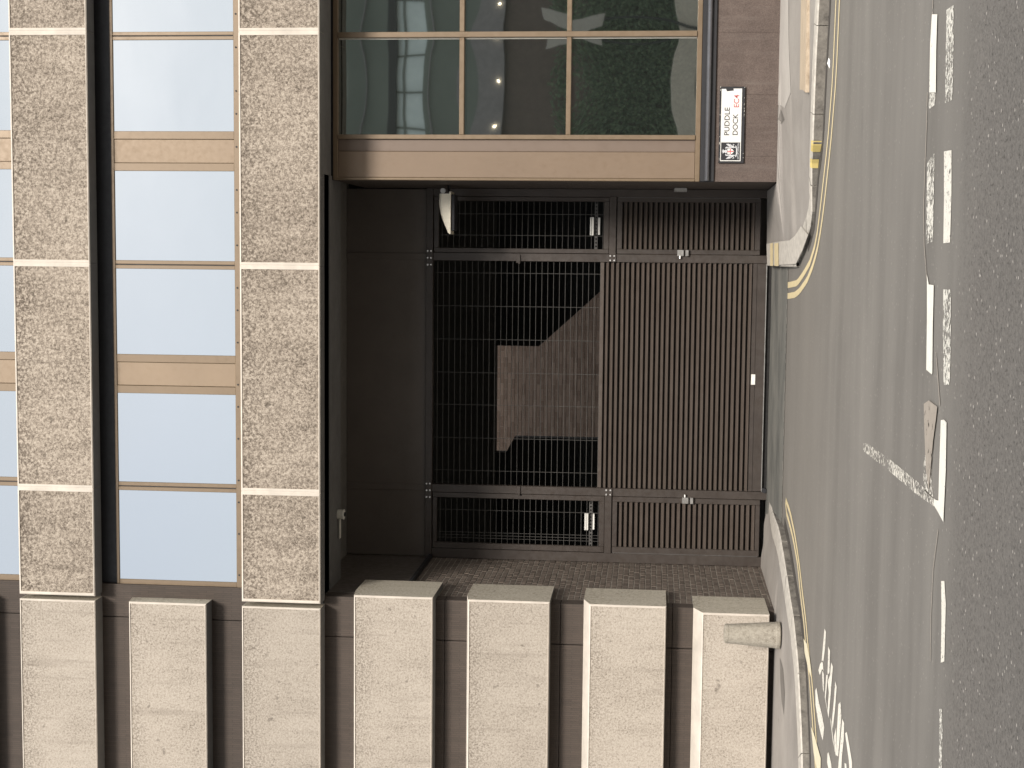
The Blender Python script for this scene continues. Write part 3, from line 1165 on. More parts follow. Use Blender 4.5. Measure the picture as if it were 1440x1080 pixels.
box('upper_lining', M['toppanel'], rev, XL - .05, XL + .004, YW + .224, YG + .05, LEDGE_Z + .05, ZLINT + .3)
box('steel_ledge', M['black'], rev, XL - .02, XL + .065, YW + .25, YG - .02, LEDGE_Z - .012, LEDGE_Z + .04, .006)

# ------------------------------------------------------------------ glazed bay on the right
def weld(o):
    bm = bmesh.new()
    bm.from_mesh(o.data)
    bmesh.ops.remove_doubles(bm, verts=bm.verts[:], dist=1e-5)
    for f in bm.faces: f.smooth = True
    bm.to_mesh(o.data)
    bm.free()
    return o


bay = link('glazed_bay', None, (XR, YBOX, 0), office)
ZB0, ZB1 = AZ(986, 150, YBOX), AZ(468, 150, YBOX)
bx = lambda y, v=730: AX(v, y, YBOX)
bz = lambda v, y=120: AZ(v, y, YBOX)
fy0, fy1 = YBOX, YBOX + .09
XB = bx(195.5)          # left end of the glazing
box('dark_lintel', M['black'], bay, XR - .0, XRIGHT, YBOX + .02, YBOX + .3, ZB1 + .002, ZLINT + .1)
box('head_frame', M['bronze'], bay, XR, XRIGHT, fy0, fy1, bz(475), ZB1, .006)
box('sill_frame', M['bronze'], bay, XR, XRIGHT, fy0, fy1, ZB0, bz(979.5), .006)
mull = [(196, 189.5), (52, 44.2)]
stepx = bx(48) - bx(192.7)
mx_ = [(bx(a), bx(b)) for a, b in mull]
k = 1
while mx_[-1][1] + stepx < XRIGHT:
    mx_.append((mx_[-1][0] + stepx, mx_[-1][1] + stepx))
ZT = [bz(979.5) + .001, bz(803), bz(796.3), bz(652.6), bz(645.8), bz(475) - .001]
for xa, xb in mx_:
    box('mullion', M['bronze'], bay, xa, xb, fy0 - .012, fy1, ZT[0], ZT[5], .005)
for i, (xa, xb) in enumerate(mx_):
    xn = mx_[i + 1][0] if i + 1 < len(mx_) else XRIGHT
    for za, zb in ((ZT[1], ZT[2]), (ZT[3], ZT[4])):
        box('transom', M['bronze'], bay, xb + .001, xn - .001, fy0, fy1, za, zb, .005)
    for za, zb in ((ZT[0], ZT[1]), (ZT[2], ZT[3]), (ZT[4], ZT[5])):
        g_ = MB()
        y0 = YBOX + .055
        tw = random.uniform(-.004, .004)
        pil = random.choice((.0042, .0034, .0028))
        NP = 12
        for q in range(NP):
            for w_ in range(NP):
                def gp(i_, j_):
                    s_, t_ = i_ / NP, j_ / NP
                    return (xb + (xn - xb) * s_, y0 + tw * (s_ - .5) - pil * (1 - (2 * s_ - 1) ** 2) * (1 - (2 * t_ - 1) ** 2) * 1.0, za + (zb - za) * t_)
                i0 = len(g_.v)
                g_.face([gp(q, w_), gp(q + 1, w_), gp(q + 1, w_ + 1), gp(q, w_ + 1)])
        weld(g_.build('glass_pane', M['glass_dark'], bay))
        gk = MB()      # pale gasket bead on the pane's right side
        gk.box(xn - .018, xn - .002, y0 - .012, y0 - .002, za + .004, zb - .004)
        gk.build('gasket', M['offwhite'], bay)
box('side_panel', M['bronze_dark'], bay, bx(213), mx_[0][0] - .001, fy0 + .03, fy1, ZT[0], ZT[5], .004)
box('corner_panel', M['bronze_bay'], bay, XR + .035, bx(213.3), fy0 + .004, fy1, ZT[0], ZT[5], .006)
box('corner_trim', M['bronze'], bay, XR + .001, XR + .034, fy0 - .004, fy1 + .04, ZT[0], ZT[5], .006)
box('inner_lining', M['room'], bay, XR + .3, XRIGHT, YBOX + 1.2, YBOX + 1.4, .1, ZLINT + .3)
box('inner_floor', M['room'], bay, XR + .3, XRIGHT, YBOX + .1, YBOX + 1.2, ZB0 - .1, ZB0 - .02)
# black trim with the grey pipe, then the stone plinth
ZP = bz(1007)
box('black_trim', M['black'], bay, XR + .0, XRIGHT, YBOX - .03, YBOX + .1, ZP + .002, ZB0 - .002, .006)
pz = (bz(993) + bz(1000)) / 2
tb = MB()
tb.tube((XR + .01, YBOX - .055, pz), (XRIGHT, YBOX - .055, pz), .030, 12)
tb.build('pipe', M['pipe'], bay, True)
pl = link('plinth', None, (XR, YBOX, .1), office)
pj = [XR] + [AX(1070, y, YBOX) for y in (220, 133)]
wj = pj[2] - pj[1]
while pj[-1] + wj < XRIGHT:
    pj.append(pj[-1] + wj)
pj.append(XRIGHT)
for a_, b2 in zip(pj, pj[1:]):
    box('stone_panel', M['stone'], pl, a_ + .0005, b2 - .0005, YBOX + random.uniform(-.001, .001), YBOX + .08, .1, ZP, .001)
box('plinth_core', M['mortar'], pl, XR + .02, XRIGHT, YBOX + .081, YBOX + .3, .0, ZP)
# right reveal
box('brick_return', M['mosaic'], pl, XR, XR + .3, YBOX + .101, YG + .3, .0, BAND2_ZB + .01)

# ------------------------------------------------------------------ yard seen through the gate
yard = link('yard', None, (-2, 27, 0), office)
YE = 27.0
eX = lambda y: AX(770, y, YE)
eZ = lambda v: AZ(v, 550, YE)
ztop = 6.4
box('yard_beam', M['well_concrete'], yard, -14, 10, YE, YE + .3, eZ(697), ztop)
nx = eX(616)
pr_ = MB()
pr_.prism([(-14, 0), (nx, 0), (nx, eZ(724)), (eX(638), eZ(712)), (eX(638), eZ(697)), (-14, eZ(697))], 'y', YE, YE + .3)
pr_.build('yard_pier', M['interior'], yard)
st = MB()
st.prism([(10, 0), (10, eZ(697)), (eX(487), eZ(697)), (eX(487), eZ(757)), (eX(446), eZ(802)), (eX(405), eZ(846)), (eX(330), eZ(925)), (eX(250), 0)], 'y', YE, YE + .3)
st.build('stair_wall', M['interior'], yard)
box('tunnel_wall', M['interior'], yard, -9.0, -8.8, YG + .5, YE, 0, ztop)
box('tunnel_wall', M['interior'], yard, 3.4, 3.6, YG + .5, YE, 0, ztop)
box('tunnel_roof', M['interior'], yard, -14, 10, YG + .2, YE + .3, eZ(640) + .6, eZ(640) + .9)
# back wall of brick, laid brick by brick
YK = 30.5
bw = link('yard_brick_wall', None, (-2, YK, 0), office)
box('mortar_bed', M['well_mortar'], bw, -10, 5, YK + .006, YK + .3, 0, 7.0)
kb = MB()
z = .6
r_ = 0
while z < 5.2:
    x = -7.5 - (r_ % 2) * .113
    while x < 1.5:
        kb.box(x, x + .2155, YK - random.uniform(0, .004), YK + .05, z, z + .066)
        x += .2255
    z += .0765
    r_ += 1
o = kb.build('brick', M['well_brick'], bw)
o['kind'] = 'stuff'

# ------------------------------------------------------------------ the gate
gate = thing('security_gate', ((XL + XR) / 2, YG, 0), 'dark brown steel gate with slatted lower panels, wire mesh above and two side doors', 'gate')
gx = lambda y, v=850: AX(v, y, YG)
gz = lambda v, y=540: AZ(v, y, YG)
gy0, gy1 = YG, YG + .10
ZTOP = ZLINT + .245
# frame
frame = link('gate_frame', None, (gx(540), YG, 0), gate)
XO0, XO1 = gx(788), gx(267)
PL = (gx(697.5), gx(686.5))
PR = (gx(368.5), gx(357.3))
OL = (XL + .006, gx(777.5))
OR = (gx(277), XR - .004)
zr0, zr1 = gz(608), gz(598.5)
for nm, (a_, b2) in (('post', OL), ('post', PL), ('post', PR), ('post', OR)):
    zb = .05 if nm == 'post' else 0
    box('post', M['gate'], frame, a_, b2, gy0, gy1, zb, zr0 - .002, .004)
box('top_rail', M['gate'], frame, OL[0], OR[1], gy0 - .012, gy1, zr0, zr1, .004)
# panels over the rail
cols = [OL[0], (PL[0] + PL[1]) / 2, (PR[0] + PR[1]) / 2, OR[1]]
for a_, b2 in zip(cols, cols[1:]):
    box('top_panel', M['toppanel'], frame, a_ + .012, b2 - .012, gy0 + .03, gy1, zr1 + .002, ZTOP, .004)
for c_ in cols[1:3]:
    box('cover_strip', M['toppanel'], frame, c_ - .045, c_ + .045, gy0 + .018, gy0 + .029, zr1 + .002, ZTOP, .003)


def bolts(parent, xs, zs, y):
    b = MB()
    for x in xs:
        for z_ in zs:
            b.tube((x, y, z_), (x, y - .012, z_), .013, 8)
    return b.build('bolt', M['bolt'], parent)


def bolt_each(parent, xs, zs, y):
    src = None
    for x in xs:
        for z_ in zs:
            if src is None:
                src = bolts(parent, [x], [z_], y)
                base = WORLD[src.name]
                off = base - Vector((x, y, z_))
            else:
                copy_to(src, Vector((x, y, z_)) + off)


for y in (362.5, 689):
    x = gx(y, 603)
    pl_ = box('joint_plate', M['gate'], frame, x - .14, x + .14, gy0 - .020, gy0 - .0125, zr0 + .004, zr1 - .004, .002)
    bolt_each(pl_, (x - .10, x, x + .10), (zr0 + .026, zr1 - .026), gy0 - .020)


def slats(parent, x0, x1, z0, z1, n, y):
    """sloping louvre blades, each an object"""
    p = (z1 - z0) / n
    prof = [(y + .014, -.44 * p), (y + .003, -.40 * p), (y - .004, -.30 * p), (y - .004, -.22 * p), (y + .002, -.13 * p), (y + .012, -.09 * p),
            (y + .050, .26 * p), (y + .060, .24 * p), (y + .060, .16 * p), (y + .022, -.22 * p), (y + .022, -.44 * p)]
    src = None
    for i in range(n):
        zc = z0 + p * (i + .5)
        if src is None:
            b = MB()
            b.prism([(a_, zc + t) for a_, t in prof], 'x', x0, x1)
            src = b.build('slat', M['slat'], parent)
            base = WORLD[src.name]
            zoff = base.z - zc
        else:
            copy_to(src, (base.x, base.y + random.uniform(-.0015, .0015), zc + zoff + random.uniform(-.0012, .0012)))


def wires(parent, x0, x1, z0, z1, pz_, vx, y):
    src = None
    n = int((z1 - z0) / pz_)
    for i in range(n + 1):
        z_ = z1 - pz_ * (i + .55)
        if z_ < z0: break
        if src is None:
            b = MB()
            b.tube((x0, y, z_), (x1, y, z_), .0034, 6)
            src = b.build('mesh_wire', M['wire'], parent)
            base = WORLD[src.name]
        else:
            copy_to(src, (base.x, base.y, z_))
    src = None
    for x in vx:
        if src is None:
            b = MB()
            b.tube((x, y + .006, z0), (x, y + .006, z1), .0034, 6)
            src = b.build('mesh_wire', M['wire'], parent)
            base = WORLD[src.name]
        else:
            copy_to(src, (x, base.y, base.z))


# main sliding leaf
leaf = link('main_leaf', None, (gx(540), YG + .02, .1), gate)
ly = gy0 + .018
zk0, zk1, zk2 = gz(1075), gz(1055.5), gz(1061)
x0, x1 = PL[1] + .004, PR[0] - .004
box('kick_plate', M['gate'], leaf, x0, x1, ly, ly + .06, zk0, zk1, .004)
box('kick_rib', M['gate'], leaf, x0, x1, ly - .008, ly - .001, zk2, zk1, .002)
box('bottom_edge', M['steel'], leaf, x0, x1, ly - .006, ly - .001, zk0, zk0 + .012, .001)
zs1_ = gz(847.5)
slats(leaf, x0, x1, zk1 + .004, zs1_, 29, ly)
box('slat_backing', M['gatedark'], leaf, x0, x1, ly + .075, ly + .08, zk1, zs1_)
box('mid_rail', M['slat'], leaf, x0, x1, ly - .004, ly + .06, zs1_ + .002, gz(842.2), .004)
zmt = zr0 - .02
vx = [gx(y, 740) for y in (664, 618, 571, 525.5, 478.5, 431.5, 384.5)]
wires(leaf, x0, x1, gz(842.2), zmt, (gz(612) - gz(843)) / 28.4, vx, ly + .02)
np_ = MB()
np_.bbox(gx(541, 1059), gx(526.5, 1059), ly - .014, ly - .009, gz(1062, 534), gz(1056.3, 534), .001)
np_.build('white_label', M['white'], leaf)
# black strip standing in for the shade under the leaf, and the little corner roller
box('foot_gap_shade', M['gatedark'], leaf, x0, x1, YG + .06, YG + .14, .06, zk0 - .004)
rl = MB()
rl.tube((x0 + .02, ly - .05, zk0 - .03), (x0 + .02, ly + .03, zk0 - .03), .035, 12)
rl.build('guide_roller', M['black'], leaf)


def side_door(x0, x1, zs, mesh_x, vwires, mirror, lockz, dbl=False):
    """upper fixed mesh panel and lower slatted door; zs: measured heights"""
    root = link('side_door', None, ((x0 + x1) / 2, YG, zs['bot']), gate)
    a0, a1 = x0 + .006, x1 - .006
    fw = .072
    y = gy0 + .006
    zt, zm = zr0 - .012, zs['mid1']
    mz0, mz1 = zs['mesh0'], zs['mesh1']
    mx0, mx1 = mesh_x
    # upper mesh frame
    box('mesh_frame', M['gate'], root, a0, mx0, y, y + .06, zm, zt, .004)
    box('mesh_frame', M['gate'], root, mx1, a1, y, y + .06, zm, zt, .004)
    box('mesh_frame', M['gate'], root, mx0 + .001, mx1 - .001, y, y + .06, mz1, zt, .004)
    box('mesh_frame', M['gate'], root, mx0 + .001, mx1 - .001, y, y + .06, zm, mz0, .004)
    wires(root, mx0, mx1, mz0, mz1, .0835, vwires, y + .03)
    # middle rail
    box('mid_rail', M['gate'], root, x0 - .006, x1 + .006, gy0 - .008, gy1, zs['mid0'], zm - .003, .004)
    xp = PR if mirror else PL
    bp = box('joint_plate', M['gate'], root, xp[0] + .004, xp[1] - .004, gy0 - .016, gy0 - .0085, zs['mid0'] - .01, zm + .002, .002)
    c_ = (xp[0] + xp[1]) / 2
    bolt_each(bp, (c_ - .032, c_ + .032), (zs['mid0'] + .02, zm - .025), gy0 - .016)
    # lower door
    d0, d1 = zs['bot'], zs['mid0'] - .014
    s0, s1 = zs['sl0'], zs['sl1']
    box('door_frame', M['gate'], root, a0, mx0 + .004, y, y + .06, d0, d1, .004)
    box('door_frame', M['gate'], root, mx1 - .004, a1, y, y + .06, d0, d1, .004)
    box('door_frame', M['gate'], root, mx0 + .005, mx1 - .005, y, y + .06, s1, d1, .004)
    box('door_frame', M['gate'], root, mx0 + .005, mx1 - .005, y, y + .06, d0, s0, .004)
    slats(root, mx0 + .005, mx1 - .005, s0, s1, 26, y + .004)
    box('slat_backing', M['gatedark'], root, mx0, mx1, y + .075, y + .08, s0, s1)
    e = MB()
    xe = a1 if mirror else a0
    e.box(xe - .004, xe + .004, y - .006, y + .002, d0 + .02, d1 - .01)
    e.build('edge_strip', M['wire'], root)
    # lock on the side towards the main leaf
    lx = (x0 + .03) if mirror else (x1 - .03)
    lk = MB()
    lk.bbox(lx - .05, lx + .04, gy0 - .045, gy0 + .004, lockz, lockz + .045, .004)
    lk.bbox(lx - .05, lx + .04, gy0 - .038, gy0 + .004, lockz + .068, lockz + .16, .004)
    lk.build('lock_case', M['steel'], root)
    s = -1 if mirror else 1
    h = MB()
    h.tube((lx + s * .045, gy0 - .03, lockz + .12), (lx + s * .085, gy0 - .03, lockz + .12), .013, 8)
    h.build('lock_lever', M['bolt'], root)
    # perforated rail with a white case behind the mesh
    ry = y + .16
    pr = MB()
    zr = zs['rail']
    xx = mx0 + .0
    while xx < mx1 - .02:
        pr.box(xx, xx + .03, ry, ry + .006, zr - .016, zr + .006)
        xx += .052
    pr.box(mx0 - .02, mx1 + .02, ry, ry + .006, zr + .0065, zr + .020)
    pr.box(mx0 - .02, mx1 + .02, ry, ry + .006, zr - .026, zr - .0165)
    pr.build('perforated_rail', M['wire'], root)
    wb = MB()
    wx0, wx1 = zs['box']
    wb.bbox(wx0, wx1, ry - .05, ry - .002, zr + .028, zr + .085, .006)
    wb.bbox(wx0 + .01, wx1 - .005, ry - .03, ry - .002, zr - .062, zr - .032, .004)
    wb.build('white_case', M['white'], root)
    return root


zR = lambda v: AZ(v, 318, YG)
zLf = lambda v: AZ(v, 738, YG)
sdR = side_door(PR[1], OR[0], {'bot': zR(1069.5), 'mid0': zR(866.5), 'mid1': zR(856.5), 'mesh0': zR(849), 'mesh1': zR(617), 'sl0': zR(1062), 'sl1': zR(875), 'rail': zR(837.5),
                               'box': (gx(331, 835), gx(305, 835))},
                (gx(350.5), gx(283.5)), [gx(331, 730), gx(301, 730)], True, zR(969))
sdL = side_door(OL[1], PL[0], {'bot': zLf(1068), 'mid0': zLf(859.5), 'mid1': zLf(849.5), 'mesh0': zLf(842), 'mesh1': zLf(614), 'sl0': zLf(1062), 'sl1': zLf(867.5), 'rail': zLf(829.5),
                                'box': (gx(748, 829), gx(724, 829))},
                (gx(769), gx(705)), [gx(719.5, 730), gx(751, 730), gx(755, 730), gx(759, 730)], False, zLf(974))

# small catches half way up the posts
for y, sx in ((364, 1), (689, -1)):
    x = gx(y, 727)
    z_ = AZ(728, y, YG)
    c_ = MB()
    c_.bbox(x - .06, x + .06, gy0 - .02, gy0 - .001, z_ - .04, z_ + .02, .004)
    c_.bbox(x - .075, x - .05, gy0 - .04, gy0 - .001, z_ - .035, z_ - .01, .003)
    c_.build('catch', M['gate'], frame)

# grey plate on the right jamb
x = AX(957, 266, YG - .25)
pb = MB()
pz0, pz1 = AZ(966, 266, 20.9), AZ(948, 266, 20.9)
pb.bbox(XR - .055, XR - .002, 20.80, 20.98, pz0, pz1, .006)
tag(pb.build('junction_box', M['steel']), 'small grey metal box on the right jamb beside the gate', 'box')

# ------------------------------------------------------------------ cream lamp on the right reveal
YLp = 20.5
lx0, lx1 = AX(634, 328, YLp), AX(634, 273, YLp)
lz0, lz1 = AZ(634, 300, YLp), AZ(619.5, 300, YLp)
lamp = thing('wall_lamp', ((lx0 + lx1) / 2, YLp, lz0), 'cream hooded lamp with a curved top above the right side door', 'lamp')
hood = MB()
n = 14
prof = []
for i in range(n + 1):
    t = i / n
    x = lx0 + (lx1 - lx0) * t
    h = (lz1 - lz0) * min(1.0, (1 - (1 - min(1, t * 1.18)) ** 1.9)) * (1.0 - .06 * max(0, (t - .75) / .25))
    prof.append((x, h))
ys_ = [-.17, -.13, 0, .13, .17]
k_ = [.72, .94, 1.0, .94, .72]
for j in range(4):
    for i in range(n):
        def P(i, j): return (prof[i][0], YLp + ys_[j], lz0 + .012 + prof[i][1] * k_[j])
        hood.face([P(i, j), P(i + 1, j), P(i + 1, j + 1), P(i, j + 1)])
for j, s in ((0, 1), (4, -1)):
    pts = [(prof[i][0], YLp + ys_[j], lz0 + .012 + prof[i][1] * k_[j]) for i in range(n + 1)] + [(lx1, YLp + ys_[j], lz0), (lx0, YLp + ys_[j], lz0)]
    hood.face(pts[::-1] if s > 0 else pts)
hood.face([(lx1, YLp + ys_[j], lz0 + .012 + prof[n][1] * k_[j]) for j in range(5)] + [(lx1, YLp + .17, lz0), (lx1, YLp - .17, lz0)])
hood.face([(lx0, YLp - .17, lz0), (lx1, YLp - .17, lz0), (lx1, YLp + .17, lz0), (lx0, YLp + .17, lz0)])
hood.build('hood', M['cream'], lamp)
box('rim', M['cream'], lamp, lx0 - .012, lx1 + .03, YLp - .178, YLp + .178, lz0 - .022, lz0 - .001, .003)
box('lens', M['black'], lamp, lx0 + .03, lx1 - .01, YLp - .15, YLp + .15, lz0 - .075, lz0 - .0225, .01)
ar = MB()
ar.tube((lx1 + .031, YLp, lz0 + .03), (XR - .001, YLp, lz0 + .03), .02, 8)
ar.build('arm', M['black'], lamp)
rp = AX(626, 269, YLp)
ro = MB()
ro.tube((rp, YLp - .19, AZ(625.5, 269, YLp)), (rp, YLp - .16, AZ(625.5, 269, YLp)), .036, 16)
ro.tube((rp, YLp - .16, AZ(625.5, 269, YLp)), (rp + .02, YLp - .1, AZ(625.5, 269, YLp)), .012, 8)
ro.build('swivel_knob', M['steel'], lamp)

# ------------------------------------------------------------------ sensor and conduit under the lintel
YS = YCEIL - .08
sx, sz = AX(481, 721, YS), AZ(481, 721, YS)
sens = thing('sensor', (sx, YS, sz), 'small off white cylindrical sensor under the left end of the dark lintel', 'sensor')
sb = MB()
h0, h1 = AZ(475.5, 721, YS), AZ(485.5, 721, YS)
zc_ = (h0 + h1) / 2
rr = abs(h0 - h1) / 2
sb.tube((sx, YS - .12, h1 + .0), (sx, YS - .12, h0), .066, 14)
sb.build('body', M['offwhite'], sens, False)
cb_ = MB()
cb_.tube((sx, YS - .12, h1 - .012), (sx, YS - .12, h1 - .001), .071, 14)
cb_.build('lens_ring', M['white'], sens)
ln_ = MB()
ln_.tube((sx, YS - .12, h1 - .03), (sx, YS - .12, h1 - .013), .03, 10)
ln_.build('lens', M['black'], sens)
br_ = MB()
br_.tube((sx, YS - .12, h0 + .001), (sx, YS - .12, ZLINT - .03), .02, 8)
br_.build('bracket', M['offwhite'], sens)
cd_ = MB()
cx = AX(479, 754, YS)
cd_.tube((sx - .068, YS - .12, zc_), (cx, YS - .12, zc_), .017, 8)
cd_.tube((cx, YS - .12, zc_), (cx, YS - .12, ZLINT - .036), .017, 8)
cd_.build('conduit', M['offwhite'], sens)

# ------------------------------------------------------------------ street name sign
YSG = YBOX - .03
signx = lambda y, v=1028: AX(v, y, YSG)
signz = lambda v, y=175: AZ(v, y, YSG)
sx0, sx1 = signx(229.5), signx(121.8)
sz0, sz1 = signz(1047.2), signz(1011.5)
sign = thing('street_sign', ((sx0 + sx1) / 2, YSG, sz0), 'white street name plate reading PUDDLE DOCK EC4 in a chipped black frame', 'sign')
box('backing_board', M['black'], sign, sx0, sx1, YSG, YBOX - .002, sz0, sz1, .004)
wx0, wx1 = signx(226.6), signx(124.6)
wz0, wz1 = signz(1042.5), signz(1013.8)
pw = MB()
nk = lambda y: signx(y)
zA, zB, zC = wz1, signz(1020.5), signz(1030.5)
xx0 = signx(199.5)
pw.prism([(xx0, wz0), (wx1, wz0), (wx1, zC), (wx1 - .025, zC - .004), (wx1 - .035, zB - .01), (wx1 - .02, zB), (wx1 - .004, zB + .004), (wx1 - .004, zA), (xx0, zA)], 'y', YSG - .004, YSG - .0005)
M['enamel'] = plain('white_enamel', (.68, .67, .63), .35, 0, .03, 6)
pw.build('white_plate', M['enamel'], sign)
# black square with a white border for the arms
cx0, cx1 = wx0, xx0 - .001
bd = MB()
bd.box(cx0, cx1, YSG - .003, YSG - .0005, wz0, wz1)
bd.build('arms_border', M['enamel'], sign)
ib = .011
box('arms_field', M['black'], sign, cx0 + ib, cx1 - ib * .6, YSG - .005, YSG - .0032, wz0 + ib, wz1 - ib * .7)
M['silver'] = plain('silver_grey_print', (.50, .50, .50), .5)
M['red'] = plain('red_print', (.48, .10, .10), .5)
M['redfade'] = plain('faded_red_print', (.42, .10, .10), .5)
M['ink'] = plain('dark_grey_print', (.03, .03, .03), .5)
ccx, ccz = (cx0 + cx1) / 2 + .002, (wz0 + wz1) / 2 - .004
u = (cx1 - cx0) / 100.0           # the arms are drawn on a 100 unit grid


def flat(name, polys, mat, y, parent=sign, th=.0008):
    b = MB()
    for p in polys:
        b.prism([(ccx + a_ * u, ccz + c_ * u) for a_, c_ in p], 'y', y, y + th)
    return b.build(name, mat, parent)


shield = [(-15, 18), (15, 18), (15, 2), (11, -8), (0, -17), (-11, -8), (-15, 2)]
flat('shield', [shield], M['enamel'], YSG - .0068)
flat('cross', [[(-2.6, 17.6), (2.6, 17.6), (2.6, 5.4), (-2.6, 5.4)], [(-2.6, .4), (2.6, .4), (2.6, -14.5), (-2.6, -14.5)], [(-14.6, 5.2), (14.6, 5.2), (14.6, .6), (-14.6, .6)]], M['red'], YSG - .0078)
flat('cross', [[(-9, 15), (-7, 15), (-6.6, 9), (-9.4, 9)]], M['red'], YSG - .0078)
dragon = [  # body, wing, neck and head, tail, legs, one supporter; the other is its mirror
    [(17, -14), (26, -16), (30, -6), (27, 6), (22, 12), (17, 10), (19, 0)],
    [(24, 8), (38, 26), (40, 12), (36, 10), (39, 2), (33, 2), (34, -6), (28, -4)],
    [(18, 11), (23, 13), (24, 24), (19, 30), (12, 26), (13, 23), (18, 24)],
    [(27, -12), (36, -18), (39, -8), (36, -10), (34, -14), (28, -8)],
    [(18, -13), (23, -15), (22, -26), (15, -28), (17, -24), (19, -22)],
    [(16, 6), (20, 4), (16, -2), (13, -1)],
]
flat('supporter', dragon, M['silver'], YSG - .0066)
flat('supporter', [[(-a_, c_) for a_, c_ in p] for p in dragon], M['silver'], YSG - .0066)
flat('helm', [[(-7, 20), (7, 20), (9, 27), (5, 33), (-5, 33), (-9, 27)], [(-4, 33), (4, 33), (13, 44), (6, 41), (3, 48), (0, 42), (-4, 48), (-6, 41), (-13, 43)]], M['silver'], YSG - .0066)
flat('scroll', [[(-30, -22), (-14, -27), (14, -27), (30, -22), (28, -28), (14, -33), (-14, -33), (-28, -28)]], M['silver'], YSG - .0066)


def text(name, body, x0, x1, z0, z1, y, mat, parent=sign, bold=0.0):
    cu = bpy.data.curves.new(name, 'FONT')
    cu.body = body
    cu.extrude = .004
    cu.offset = .012
    cu.resolution_u = 4
    tmp = bpy.data.objects.new(name + '_src', cu)
    COL.objects.link(tmp)
    dg = bpy.context.evaluated_depsgraph_get()
    me = bpy.data.meshes.new_from_object(tmp.evaluated_get(dg))
    bpy.data.objects.remove(tmp)
    bpy.data.curves.remove(cu)
    xs = [v.co.x for v in me.vertices]; ys = [v.co.y for v in me.vertices]
    mnx, mxx, mny, mxy = min(xs), max(xs), min(ys), max(ys)
    for v in me.vertices:
        a_ = (v.co.x - mnx) / (mxx - mnx) - .5
        c_ = (v.co.y - mny) / (mxy - mny) - .5
        v.co = (a_ * (x1 - x0), (-.0006 if v.co.z > 0 else .0), c_ * (z1 - z0))
    me.materials.clear()
    me.materials.append(mat)
    return link(name, me, ((x0 + x1) / 2, y, (z0 + z1) / 2), parent)


yt = YSG - .0042
text('lettering', 'PUDDLE', signx(190.2), signx(151.2), signz(1026), signz(1018.6), yt, M['ink'])
text('lettering', 'DOCK', signx(190), signx(160), signz(1037.7), signz(1030.3), yt, M['ink'])
text('lettering', 'EC4', signx(151), signx(133.3), signz(1038.8), signz(1031.2), yt, M['redfade'])
text('lettering', 'CITY OF LONDON', cx0 + ib + 6 * u, cx1 - ib * .6 - 5 * u, wz0 + ib + 5 * u, wz0 + ib + 13 * u, YSG - .0053, M['silver'])
# chips of lost black paint along the frame
for i in range(22):
    x = random.uniform(sx0, sx1)
    ed = random.random() < .5
    z_ = (sz0 + .010) if ed else (sz1 - .008)
    w_ = random.uniform(.006, .03)
    box('paint_chip', M['offwhite'], sign, x, x + w_, YSG - .0012, YSG - .0002, z_ - random.uniform(.001, .004), z_ + random.uniform(.001, .004))

# ------------------------------------------------------------------ concrete bollard
YBO = 17.95
bxl, bxr = AX(1088, 911.5, YBO), AX(1088, 874.5, YBO)
bzb = .115
bzt = AZ(1018, 897, YBO)
bcx = (bxl + bxr) / 2
w0 = (bxr - bxl) / 2
w1 = (AX(1019, 882.5, YBO) - AX(1019, 909, YBO)) / 2
bol = MB()
sec = [(w0 * .97, bzb), (w0 * 1.03, bzb + .012), (w0 * 1.02, bzb + .05), (w0 * .985, bzb + .06), (w1 * 1.02, bzt - .05), (w1 * 1.04, bzt - .04), (w1, bzt - .012), (w1 - .02, bzt), (.02, bzt + .006)]
N_ = 14
ringi = []
for r0, z_ in sec:
    i0 = len(bol.v)
    for k in range(N_ * 2):
        a_ = 2 * math.pi * k / (N_ * 2) + .1
        # rounded square section
        c_, s_ = math.cos(a_), math.sin(a_)
        q = 1 / (abs(c_) ** 2.3 + abs(s_) ** 2.3) ** (1 / 2.3)
        bol.v.append(Vector((bcx + c_ * q * r0 * .97, YBO + s_ * q * r0 * .97, z_)))
    ringi.append(i0)
NN = N_ * 2
for a_, b2 in zip(ringi, ringi[1:]):
    for k in range(NN):
        bol.f.append((a_ + k, a_ + (k + 1) % NN, b2 + (k + 1) % NN, b2 + k)); bol.mi.append(0)
bol.f.append(tuple(ringi[-1] + k for k in range(NN))); bol.mi.append(0)
M['bollard'] = aggregate('bollard_concrete', (.35, .318, .262), (.285, .256, .208), (.18, .155, .12), .45, .8, .4)
tag(bol.build('bollard', M['bollard'], None), 'stubby tapered concrete bollard on the footway before the lowest block', 'bollard')
lt = MB()
p = gnd(1095, 903, .12)
lt.add([(p.x - .05, p.y - .02, .118), (p.x + .05, p.y - .04, .12), (p.x + .06, p.y + .03, .15), (p.x - .03, p.y + .04, .16), (p.x, p.y, .17)], [(0, 1, 4), (1, 2, 4), (2, 3, 4), (3, 0, 4), (0, 3, 2, 1)])
tag(lt.build('litter', M['litter']), 'scrap of white litter at the foot of the concrete bollard', 'litter')
p = gnd(1167, 88)
l2 = MB()
l2.add([(p.x - .06, p.y - .01, .002), (p.x + .02, p.y - .02, .003), (p.x + .05, p.y + .01, .012), (p.x, p.y + .02, .02), (p.x - .01, p.y, .026)], [(0, 1, 4), (1, 2, 4), (2, 3, 4), (3, 0, 4), (0, 3, 2, 1)])
tag(l2.build('litter', M['litter']), 'scrap of white litter in the gutter by the yellow lines', 'litter')

